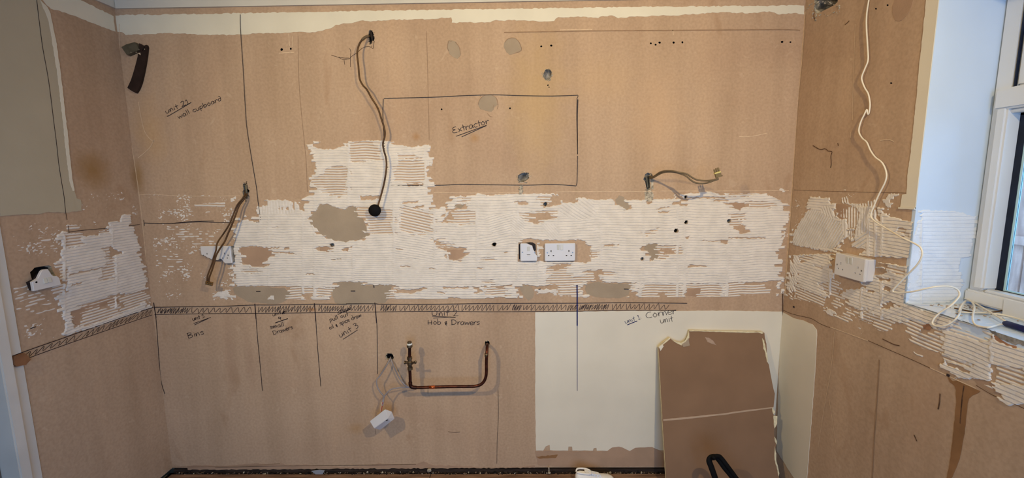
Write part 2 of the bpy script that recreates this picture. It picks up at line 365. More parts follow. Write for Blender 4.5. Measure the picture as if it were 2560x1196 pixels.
# adhesive left on a wall by a notched trowel: real ridges, where the level is low only the ridge tops stand clear of the wall
def adhesive(name, parent, a0, a1, z0, z1, da, dz, point, nrm, regions, orient, beads, pitch=.0122, seed=1, holes=(), rag=11., warp=1.0, amp=1.0, m=None):
    na = int((a1 - a0) / da) + 1; nz_ = int((z1 - z0) / dz) + 1
    A, Z = np.meshgrid(np.linspace(a0, a1, na), np.linspace(z0, z1, nz_), indexing='ij')
    P = point(A, Z); px, py = project(P)
    wv = .55 * (vnoise(A * 5, Z * 4, seed) - .5) * 2 + .25 * (vnoise(A * 14, Z * 9, seed + 3) - .5) * 2 + .06 * (vnoise(A * 60, Z * 60, seed + 8) - .5)
    ph = Z / pitch + wv * warp
    for poly, ang, pt in orient:
        k = inside(px, py, poly); th = math.radians(ang)
        ph[k] = ((A * math.sin(th) + Z * math.cos(th)) / pt + .5 * wv)[k]
    row = np.floor(ph)
    jx = (_hash(row, np.floor(A / .35), seed + 11) - .5) * 2 * rag + (vnoise(A * 130, Z * 130, seed + 5) - .5) * 5
    jy = (vnoise(A * 120, Z * 90, seed + 6) - .5) * 4
    qx = px + jx; qy = py + jy
    lev = np.full(px.shape, -9.)
    for lv, poly in regions:
        lev[inside(qx, qy, poly)] = lv
    t = ph - row
    rise = np.clip(t / .11, 0, 1); rise = rise * rise * (3 - 2 * rise)
    fall = (1 - .34 * np.clip((t - .11) / .80, 0, 1)) * np.clip((1 - t) / .09, 0, 1) ** .6
    prof = rise * fall
    prof2 = np.clip(np.sin(np.pi * np.clip(t * 1.0, 0, 1)), 0, 1) ** .8
    lump = .86 + .28 * vnoise(A * 90, Z * 160, seed + 21)
    h = np.full(px.shape, -.0012)
    full = lev == 1; h[full] = (.0002 + .0050 * prof * lump)[full]
    st = lev == 0; h[st] = (-.0030 + .0050 * prof2 * lump)[st]
    sm = lev == 2; h[sm] = (.0012 + .0012 * vnoise(A * 120, Z * 120, seed + 31))[sm]                # smeared flat
    fl = lev == 3; q = vnoise(A * 150, Z * 230, seed + 41) * .62 + vnoise(A * 22, Z * 22, seed + 43) * .5; h[fl] = (-.0006 + np.clip(q - .74, 0, 1) * .008)[fl]   # flecks
    fs = lev == 4; h[fs] = (-.0011 + .0020 * prof2 * (vnoise(A * 70, Z * 120, seed + 51)))[fs]   # scraped
    h *= amp
    for (bx, by0, by1, wd) in beads:
        k = (np.abs(px - bx + 2 * (vnoise(A * 0, Z * 60, seed) - .5)) < wd) & (py > by0) & (py < by1) & (lev >= 0) & (lev < 3)
        h[k] = np.maximum(h[k], (.0036 + .0018 * vnoise(A * 150, Z * 70, seed + 9))[k])
    h[(lev < -5)] = -.0012
    for hp in holes: h[inside(px, py, hp)] = -.02
    cut = h < -.01; h = np.maximum(h, -.0009)
    N = np.array(nrm, float)
    V = (P + h[..., None] * N).reshape(-1, 3)
    idx = np.arange(na * nz_).reshape(na, nz_)
    q = np.stack([idx[:-1, :-1], idx[1:, :-1], idx[1:, 1:], idx[:-1, 1:]], -1).reshape(-1, 4)
    hh = h.reshape(-1)[q].max(1); cc = cut.reshape(-1)[q].any(1); q = q[(hh > -.0002) & ~cc]
    used, inv = np.unique(q.reshape(-1), return_inverse=True); V = V[used]; q = inv.reshape(-1, 4)
    # orient
    v0, v1, v2 = V[q[0, 0]], V[q[0, 1]], V[q[0, 2]]
    if np.dot(np.cross(v1 - v0, v2 - v0), N) < 0: q = q[:, ::-1]
    me = bpy.data.meshes.new(name); me.vertices.add(len(V)); me.vertices.foreach_set('co', V.astype(np.float32).reshape(-1))
    me.loops.add(q.size); me.loops.foreach_set('vertex_index', q.reshape(-1).astype(np.int32))
    me.polygons.add(len(q)); me.polygons.foreach_set('loop_start', (np.arange(len(q)) * 4).astype(np.int32))
    me.update(calc_edges=True)
    o = link(name, me, m or M_ADH, parent); o['kind'] = 'stuff'
    print(name, len(q))
    return o

def zi(ox, oy, s, pts): return [(ox + x / s, oy + y / s) for x, y in pts]
Z5 = lambda *p: zi(0, 400, 2.99, p)
Z6 = lambda *p: zi(640, 400, 2.99, p)
Z7 = lambda *p: zi(1280, 400, 2.99, p)
Z8 = lambda *p: zi(1920, 400, 2.99, p)
Z2 = lambda *p: zi(640, 0, 2.99, p)
Z12 = lambda *p: zi(1920, 796, 2.99, p)
ZA = lambda *p: zi(1960, 480, 7.475, p)      # right wall, upper close-up
ZB = lambda *p: zi(1960, 640, 5.98, p)       # right wall, lower close-up
ZC_ = lambda *p: zi(2260, 780, 4.6, p)
ZL = lambda *p: zi(0, 740, 5.98, p)
ZM = lambda *p: zi(0, 500, 4.6, p)
ZS8 = lambda ox, oy, *p: zi(ox, oy, 8., p)

# ------------------------------------------------------------------ holes knocked through the plaster of the back wall (pixel outlines)
def ell(cx, cy, rx, ry, n=14, rot=0., jit=.12, seed=1):
    rr = random.Random(seed); o = []
    for i in range(n):
        a = 2 * math.pi * i / n; k = 1 + rr.uniform(-jit, jit); x = math.cos(a) * rx * k; y = math.sin(a) * ry * k
        c, s = math.cos(rot), math.sin(rot); o.append((cx + x * c - y * s, cy + x * s + y * c))
    return o
HOLES_B = [   # outline, depth, material
    ([(922, 77), (925, 74), (930, 77), (933, 82), (934, 92), (936, 96), (935, 103), (931, 102), (928, 111), (924, 109), (922, 100), (921, 88)], .05, M_HOLE),
    ([(608, 459), (613, 459), (618, 464), (619, 472), (624, 477), (622, 482), (618, 480), (617, 496), (613, 497), (608, 488), (606, 480), (609, 474), (607, 466)], .045, M_HOLE),
    (ell(1368.5, 187, 11, 14.5, 16, .3, .1, 3), .026, M_GREYR),
    (ell(1309, 443, 16, 12, 16, -.4, .12, 4), .028, M_GREYR),
    ([(1613, 436), (1620, 432), (1630, 435), (1633, 442), (1624, 446), (1626, 470), (1622, 477), (1617, 476), (1613, 455), (1608, 449)], .026, M_GREYR),
    (ell(974, 893, 10, 9, 14, .2, .15, 6), .05, M_HOLE),
    (ell(1218, 859, 6.5, 7.5, 12, .2, .1, 7), .04, M_HOLE),
    (ell(1363, 511, 5, 5.5, 8, .5, .1, 8), .03, M_GREYR),
    (ell(1715, 556, 4, 5, 8, .5, .1, 9), .03, M_HOLE),
    (ell(1822, 553, 4.5, 5, 8, .6, .1, 10), .03, M_GREYR),
    (ell(1690, 577, 5, 5, 7, .7, .2, 11), .03, M_HOLE),
    (ell(1714, 493, 3, 4.5, 8, .2, .1, 12), .03, M_HOLE),
    (ell(1605, 647, 3.4, 4.4, 8, .2, .1, 13), .02, M_GREYR),
    (ell(1236, 611, 5, 5, 7, .4, .25, 14), .03, M_HOLE),
    (ell(831, 613, 5, 4, 8, .4, .15, 15), .02, M_GREYR),
    (ell(1640, 921, 3, 3, 8, 0, .1, 17), .02, M_HOLE),
    (ell(1104, 273.5, 2.2, 2.2, 8, 0, 0, 18), .02, M_HOLE), (ell(1275, 271, 2.2, 2.4, 8, 0, 0, 19), .02, M_HOLE),
    (ell(704, 124, 3.2, 3.2, 8, 0, .1, 20), .02, M_HOLE), (ell(727, 122, 2.6, 2.6, 8, 0, .1, 21), .02, M_HOLE),
    (ell(1353, 116, 2.6, 2.4, 8, 0, .1, 22), .02, M_HOLE), (ell(1378, 114, 3, 2.6, 8, 0, .1, 23), .02, M_HOLE),
    (ell(1627, 108.5, 2.4, 2.4, 8, 0, .1, 24), .02, M_HOLE), (ell(1649, 106.5, 3, 2.6, 8, 0, .1, 25), .02, M_HOLE), (ell(1639, 112, 2.8, 2.2, 8, 0, .2, 26), .02, M_HOLE),
    (ell(1684, 106.5, 3, 2.8, 8, 0, .1, 27), .02, M_HOLE), (ell(1706, 106, 2.6, 2.8, 8, 0, .1, 28), .02, M_HOLE),
    (ell(1955, 105, 3.2, 2.8, 8, 0, .2, 29), .02, M_HOLE), (ell(1976, 105.5, 2.6, 2.2, 8, 0, .1, 30), .02, M_HOLE),
    (ell(1370, 213, 2.4, 2.4, 7, 0, .3, 31), .02, M_HOLE), (ell(1373, 218, 1.6, 1.6, 7, 0, .3, 32), .015, M_HOLE),
]
HOLES_R = [
    ([(2013 + 23, 0), (2037, 12), (2034, 22), (2040, 33), (2046, 34), (2056, 28), (2072, 20), (2085, 13), (2094, 5), (2096, -8), (2034, -8)], .06, M_GREYR),
    (ell(2228, 208, 3, 2.2, 8, 0, .1, 40), .015, M_HOLE), (ell(2219, 13, 2.6, 2.4, 8, 0, .1, 41), .015, M_HOLE), (ell(2190, 22, 2.4, 2.4, 8, 0, .1, 42), .015, M_HOLE),
]
def wall_with_holes(name, corners, fn, nrm, holes, thick=.12, extra_holes=()):
    bm = bmesh.new(); n = Vector(nrm)
    outer = [Vector(c) for c in corners]
    hl = [[fn(*p) for p in h[0]] for h in holes] + [list(e) for e in extra_holes]
    top = [[bm.verts.new(p) for p in l] for l in [outer] + hl]
    for f in fill_loops(bm, top):
        f.normal_update()
        if f.normal.dot(n) < 0: f.normal_flip()
    bk = [bm.verts.new(p - n * thick) for p in outer]; k = len(outer)
    for i in range(k): bm.faces.new((top[0][i], bk[i], bk[(i + 1) % k], top[0][(i + 1) % k]))
    for e_i, e in enumerate(extra_holes):
        lt = top[1 + len(holes) + e_i]; lb = [bm.verts.new(v.co - n * thick) for v in lt]; m_ = len(lt)
        for i in range(m_): bm.faces.new((lt[i], lt[(i + 1) % m_], lb[(i + 1) % m_], lb[i]))
    o = struct(obj(name, bm, M_PL))
    for pts, depth, m in holes:
        bm = bmesh.new(); l0 = [fn(*p) for p in pts]; c = sum(l0, Vector()) / len(l0)
        rr = random.Random(len(pts) + int(pts[0][0])); rings = [[bm.verts.new(p) for p in l0]]
        for q, (sc_, dp) in enumerate(((.97, .3), (.86, .75), (.45, 1.))):
            rings.append([bm.verts.new(c + (p - c) * (sc_ * rr.uniform(.88, 1.08)) - n * depth * dp * rr.uniform(.8, 1.1)) for p in l0])
        for i in range(3):
            for j in range(len(l0)):
                j2 = (j + 1) % len(l0); f = bm.faces.new((rings[i][j], rings[i][j2], rings[i + 1][j2], rings[i + 1][j]))
                f.material_index = 1 if i == 0 else 0
        bm.faces.new(rings[3])
        obj('drilled_hole' if depth < .025 else 'knocked_hole', bm, [m, M_RUB if depth > .025 else M_HOLE], o)
    return o

zb = .025   # bottom edge of the plaster
wall_back = wall_with_holes('wall_back', [(XL, 0, zb), (XR, 0, zb), (XR, 0, ZC), (XL, 0, ZC)], B, (0, -1, 0), HOLES_B)
wall_left = wall_with_holes('wall_left', [(XL, 0, zb), (XL, YJ, zb), (XL, YJ, ZC), (XL, 0, ZC)], L, (1, 0, 0), [
    ([(75, 681), (80, 677), (86, 670), (100, 667), (122, 664), (129, 667), (131, 676), (139, 690), (139, 712), (100, 718), (82, 705), (79, 697), (77, 690)], .04, M_HOLE)])
YF = -3.6
wall_right = wall_with_holes('wall_right', [(XR, 0, zb), (XR, YF, zb), (XR, YF, ZC), (XR, 0, ZC)], RW, (-1, 0, 0), HOLES_R, thick=.30,
    extra_holes=[[Vector((XR, YW0 + .013, ZS - .052)), Vector((XR, YW1 - .013, ZS - .052)), Vector((XR, YW1 - .013, ZH + .013)), Vector((XR, YW0 + .013, ZH + .013))]])
wall_right.data.materials.clear(); wall_right.data.materials.append(M_PL)
bm = bmesh.new(); box(bm, (XL - 1, YF - .1, -.2), (-.8, YF, ZC)); box(bm, (1.2, YF - .1, -.2), (XR + .3, YF, ZC)); box(bm, (-.8, YF - .1, 2.05), (1.2, YF, ZC)); box(bm, (-.8, YF - .1, -.2), (1.2, YF, .05)); struct(obj('wall_front', bm, M_BEIGE))
pt = bpy.data.objects.new('added_patio_door', None); C.objects.link(pt); pt.location = (.2, YF, .05); pt['_o'] = [.2, YF, .05]; struct(pt)  # unseen patio door added to bring cool fill onto the lower walls
for (x0, x1) in ((-.8, -.73), (.165, .235), (1.13, 1.2)): obj('door_frame', bbox((x0, YF - .09, .05), (x1, YF - .02, 2.05), .004), M_UPVC, pt)
for (z0, z1) in ((.05, .14), (1.97, 2.05)): obj('door_frame', bbox((-.73, YF - .085, z0), (1.13, YF - .025, z1), .004), M_UPVC, pt)
bm = bmesh.new(); box(bm, (XL - .3, -1.46 + .9, -.2), (XL - .121, .3, ZC)); box(bm, (XL - .3, .121, -.2), (XR + .3, .3, ZC)); box(bm, (XL - .3, YF, -.2), (XL - .121, -.56, ZC)); box(bm, (XR + .3, .3, -.2), (XR + .305, YW0 + .02, ZC)); box(bm, (XR + .001, YF, -.2), (XR + .3, .12, .02)); struct(obj('leak_blocker', bm, M_BEIGE))  # unseen boxes added outside the walls to block daylight leaks
bm = bmesh.new(); box(bm, (XL - .12, -1.45, 0), (XL, YF, ZC)); box(bm, (XL - .12, YJ, 2.06), (XL, -1.45, ZC)); struct(obj('wall_left_front', bm, M_BEIGE))
struct(obj('ceiling', bbox((XL - .2, YF, ZC), (XR + .35, .12, ZC + .1)), M_CREAM))
# floor: boards parallel to the wall, a dark joist gap against the wall
floor = struct(obj('floor', bbox((XL - .15, YF, -.14), (XR + .3, .12, -.09)), M_HOLE))
yy = -.012; i = 0
while yy > YF + .02:
    wd = .112 if yy > -1.2 else .5
    x = XL + .002
    while x < XR - .01:
        ln = R.uniform(1.1, 1.9) if yy > -1.2 else 4; x1 = min(x + ln, XR - .002)
        b_ = bbox((x, max(yy - wd + .004, YF), -.022), (x1 - .003, yy, R.uniform(-.002, .001)), .0015, 1)
        obj('floorboard', b_, M_WOOD, floor); x = x1
    yy -= wd; i += 1
# sill bearer behind the gap
obj('sole_plate', bbox((XL, 0.005, -.09), (XR, .1, zb - .012)), mat('dark_sole_plate', (58, 44, 36), .9, .3, 12, stretch=(1, 8, 8)), floor)

# ------------------------------------------------------------------ coving boards above the groove line
def L3(ax, c): return c
zg = 2.291
bm = bmesh.new(); box(bm, (XL + .012, -.0, zg), (XR - .0, -.010, ZC)); t1 = struct(obj('trim_1', bm, M_COV))
bm = bmesh.new(); box(bm, (XL, 0, zg + .002), (XL + .010, YJ, ZC)); t2 = struct(obj('trim_2', bm, M_COV))
bm = bmesh.new(); box(bm, (XR, -.0105, zg + .012), (XR - .010, -.055, ZC)); t3 = struct(obj('trim_3', bm, M_COV))

def patch(name, wall, parent, px, m, t=.0008, amp=1.4, step=7, seed=3, label=None):
    px = rough_px(px, amp, step, seed); t += (seed % 17) * 3e-5
    P_ = [FN[wall](x, y) for x, y in px]
    if wall == 'R':
        for q_ in P_:
            if q_.z > ZS: q_.y = max(q_.y, YW0 + .0005)
    o = obj(name, slab(P_, NRM[wall], t), m, parent)
    if label: o['label'] = label
    return o

# cream painted strips and areas (their own ragged edges)
patch('paint_strip', 'B', wall_back, [(284, 38), (450, 36), (700, 31), (1000, 26), (1280, 22), (1650, 17), (2009, 14), (2010, 36), (1985, 33), (1950, 37), (1923, 29), (1880, 33),
    (1800, 31), (1720, 37), (1640, 40), (1580, 42), (1545, 46), (1530, 39), (1500, 42), (1495, 45), (1440, 42), (1395, 43), (1386, 53), (1340, 53), (1285, 50),
    (1255, 52), (1240, 50), (1225, 56), (1130, 57), (1128, 44), (1080, 47), (1018, 50), (985, 49), (940, 53), (900, 52), (880, 58), (840, 62), (820, 73), (800, 78), (775, 82), (740, 80),
    (700, 84), (640, 84), (605, 87), (580, 88), (500, 87), (430, 83), (370, 86), (315, 88), (305, 80), (290, 79)], M_CREAM, .0010, 1.6, 6, 5)
patch('paint_strip', 'L', wall_left, [(283, 40), (288, 79), (254, 67), (197, 44), (150, 28), (127, 22), (100, -6), (150, -30), (207, 3)], M_CREAM, .001, 1.0, 6, 6)
patch('painted_area', 'L', wall_left, [(-9, -40), (60, -40), (98, -2), (118, 20), (125, 34), (130, 60), (139, 105), (150, 180), (160, 268), (168, 340), (174, 398), (180, 452), (185, 477), (190, 496), (201, 500), (203, 527), (190, 529), (165, 532),
    (120, 530), (100, 535), (62, 536), (30, 538), (-1, 541)], M_BEIGE, .0022, 1.0, 6, 7)
patch('paint_edge', 'L', wall_left, [(98, -2), (118, 20), (125, 34), (130, 60), (139, 105), (150, 180), (160, 268), (168, 340), (174, 398), (180, 452), (185, 477), (180, 478), (172, 452), (165, 398), (155, 300), (141, 180), (128, 100), (119, 50), (104, 15)], M_CREAM, .0027, .8, 6, 8)
patch('painted_area', 'R', wall_right, [(2318, -10), (2365, -10), (2360, 20), (2345, 160), (2335, 290), (2325, 400), (2315, 521), (2270, 522), (2252, 519), (2254, 505), (2257, 487), (2268, 485), (2270, 440), (2276, 400), (2284, 330), (2292, 250), (2300, 160), (2308, 90)], M_MAG, .002, .8, 7, 9)
patch('paint_drip_edge', 'R', wall_right, [(2249, 518), (2299, 520), (2299, 525), (2249, 522)], M_MAG, .005, .5, 6, 19)
# magnolia rectangle behind the corner unit, running round the corner
patch('painted_area', 'B', wall_back, [(1338, 781), (1443, 779.5), (1560, 778), (1690, 778), (1800, 777), (1956, 779), (1952, 840), (1946, 940), (1940, 1060), (1936, 1132), (1800, 1130), (1666, 1127), (1648, 1126), (1630, 1118), (1612, 1119), (1588, 1120), (1574, 1128), (1556, 1119), (1547, 1117),
    (1530, 1119), (1518, 1128), (1492, 1127), (1491, 1120), (1484, 1121), (1482, 1127), (1431, 1127), (1430, 1117), (1421, 1117), (1420, 1127), (1375, 1126), (1374, 1112), (1364, 1117), (1358, 1127), (1340, 1127), (1338, 1000)], M_MAG, .0014, .6, 9, 10)
patch('painted_area', 'R', wall_right, [(1957, 781), (1985, 796), (2010, 802), (2032, 812), (2042, 825), (2043, 838), (2041, 880), (2036, 960), (2030, 1040), (2024, 1120), (2018, 1200), (2014, 1240), (1975, 1180), (1942, 1127), (1946, 1000), (1950, 860)], M_MAG, .0014, .5, 9, 11)

# plaster torn back to its grey-brown core
FIL = [
 (Z6((480, 335), (540, 333), (590, 350), (640, 375), (700, 350), (747, 346), (755, 395), (765, 428), (800, 440), (818, 490), (830, 540), (850, 558), (825, 580), (770, 600), (700, 605), (668, 618), (620, 605), (545, 600), (525, 570), (500, 572), (470, 535), (450, 510), (405, 490), (400, 440), (440, 380)), M_FIL),
 ([(583, 722), (590, 716), (640, 717), (672, 717), (685, 720), (712, 721), (728, 735), (717, 751), (690, 761), (620, 755), (600, 744), (586, 735)], M_FIL),
 (Z6((605, 920), (700, 915), (795, 915), (800, 937), (900, 938), (1018, 940), (1005, 1000), (990, 1040), (960, 1070), (850, 1075), (760, 1085), (640, 1088), (590, 1065), (572, 1010), (575, 965), (608, 950)), M_FIL),
 ([(603, 620), (640, 618), (676, 622), (680, 630), (672, 651), (658, 664), (640, 666), (622, 664), (606, 655), (600, 640)], M_FIL2),
 (Z7((60, 935), (140, 945), (165, 985), (158, 1030), (125, 1052), (100, 1030), (65, 980)), M_FIL),
 (Z7((550, 930), (600, 920), (645, 908), (690, 925), (905, 925), (885, 960), (870, 1010), (820, 1030), (730, 1035), (640, 1028), (560, 1005), (545, 970)), M_FIL),
 (Z7((1310, 965), (1410, 962), (1405, 1000), (1375, 1025), (1305, 1015)), M_FIL2),
 (Z7((1005, 630), (1080, 625), (1085, 680), (1098, 700), (1072, 755), (1050, 755), (1035, 735), (1015, 690), (985, 665)), M_FIL),
 (Z7((770, 300), (800, 265), (838, 278), (842, 310), (870, 330), (880, 355), (850, 383), (815, 345), (785, 335)), M_FIL),
 (Z7((1015, 300), (1045, 290), (1060, 315), (1040, 335), (1020, 330)), M_FIL2),
 (Z7((1612, 325), (1735, 320), (1745, 355), (1710, 378), (1640, 350)), M_FIL2),
 (Z6((1480, 335), (1562, 335), (1530, 365), (1480, 350)), M_FIL),
 (Z6((1425, 680), (1470, 670), (1520, 672), (1575, 660), (1560, 715), (1500, 745), (1440, 750)), M_FIL2),
 (Z6((580, 748), (600, 735), (622, 745), (600, 752)), M_FIL), (Z6((1150, 1150), (1150, 1150)), None),
 (Z6((480, 655), (520, 645), (565, 655), (605, 662), (560, 672), (510, 690), (478, 680)), M_FIL2), (Z6((668, 682), (690, 655), (715, 645), (718, 680), (690, 685)), M_FIL2),
 # torn edge along the foot of the wall
 ([(1338, 1128), (1520, 1129), (1530, 1119), (1547, 1117), (1556, 1119), (1574, 1128), (1588, 1120), (1630, 1118), (1648, 1127), (1668, 1140), (1668, 1166), (1490, 1167), (1400, 1166), (1345, 1163)], M_FIL2),
 (zi(400, 1130, 2.7234, [(185, 95), (300, 92), (420, 100), (560, 88), (650, 78), (740, 88), (830, 80), (870, 92), (1000, 88), (1030, 95), (1100, 100), (1300, 108), (1400, 96), (1500, 78), (1560, 86), (1680, 90), (1740, 85), (1795, 66), (1850, 90), (2000, 96), (2200, 108), (2450, 105), (2552, 92), (2552, 110), (1000, 118), (190, 124)]), M_FIL2),
 # scars of old fixings
 ([(1120, 103), (1128, 100), (1140, 104), (1149, 120), (1152, 138), (1144, 147), (1134, 143), (1124, 135), (1118, 122)], M_FIL),
 ([(1260, 108), (1267, 98), (1286, 94), (1298, 104), (1304, 122), (1300, 130), (1285, 134), (1275, 137), (1266, 130), (1259, 118)], M_FIL),
 ([(1196, 262), (1200, 248), (1212, 239), (1228, 237), (1241, 246), (1244, 262), (1236, 268), (1228, 280), (1214, 277), (1202, 274)], M_FIL),
]
for i, (p, m) in enumerate(FIL):
    if m is None: continue
    patch('torn_patch', 'B', wall_back, p, m, .0009 if i != 17 else .0012, 1.2, 6, 50 + i)
patch('torn_patch', 'R', wall_right, ZC_((500, 740), (560, 800), (640, 790), (700, 830), (880, 915), (860, 935), (790, 965), (750, 1000), (735, 1060), (720, 1196), (700, 1400), (640, 1700), (560, 1900), (470, 2000), (520, 1800), (560, 1500), (590, 1196), (605, 1050), (600, 900), (580, 850), (530, 810)), M_STAIN, .0009, .8, 9, 91)
patch('torn_patch', 'R', wall_right, Z8((515, 330), (560, 330), (600, 350), (575, 400), (560, 470), (518, 430)), M_FIL2, .0009, 1, 6, 92)
patch('torn_patch', 'R', wall_right, ZC_((810, 770), (880, 770), (960, 810), (1050, 830), (1100, 900), (1110, 960), (1000, 930), (860, 840)), M_FIL2, .0009, 1, 7, 93)
patch('torn_patch', 'R', wall_right, Z4 if False else zi(1920, 0, 2.99, [(932, 90), (935, 40), (955, -20), (1090, -20), (1082, 30), (1062, 80), (1035, 120), (1005, 150), (980, 159), (955, 150), (940, 125)]), M_FIL2, .0009, .8, 7, 94)
patch('torn_patch', 'R', wall_right, ZC_((1000, 270), (1060, 275), (1130, 330), (1200, 370), (1300, 400), (1290, 440), (1180, 410), (1090, 370), (1020, 320)), mat('brick_red_scar', (172, 124, 92), .9, .1, 20), .0012, 1, 6, 95)
patch('torn_patch', 'R', wall_right, ZC_((220, 150), (290, 140), (320, 180), (300, 215), (230, 200)), mat('brick_red_scar', (172, 124, 92)), .0012, 1, 6, 96)
patch('torn_patch', 'R', wall_right, ZC_((980, 205), (1150, 240), (1380, 325), (1500, 380), (1500, 440), (1310, 370), (1290, 385), (1180, 340), (1060, 285), (1010, 240)), M_GREYR, .001, 1.5, 6, 97)
patch('torn_patch', 'L', wall_left, Z5((600, 1105), (760, 1045), (840, 1030), (890, 1060), (790, 1085), (700, 1110), (600, 1150), (540, 1160), (520, 1135)), M_FIL2, .0009, 1, 6, 98)
patch('torn_patch', 'L', wall_left, ZL((1050, 230), (1180, 170), (1300, 150), (1320, 220), (1230, 280), (1180, 360), (1190, 440), (1110, 430), (1060, 320)), M_FIL2, .0009, 1, 6, 99)
patch('brown_stain', 'B', wall_back, [(1340, 1142), (1395, 1137), (1390, 1145), (1348, 1147)], M_STAIN, .0016, 1, 5, 101)
patch('brown_stain', 'B', wall_back, [(1455, 1146), (1478, 1147), (1456, 1151)], M_STAIN, .0016, .6, 5, 102)

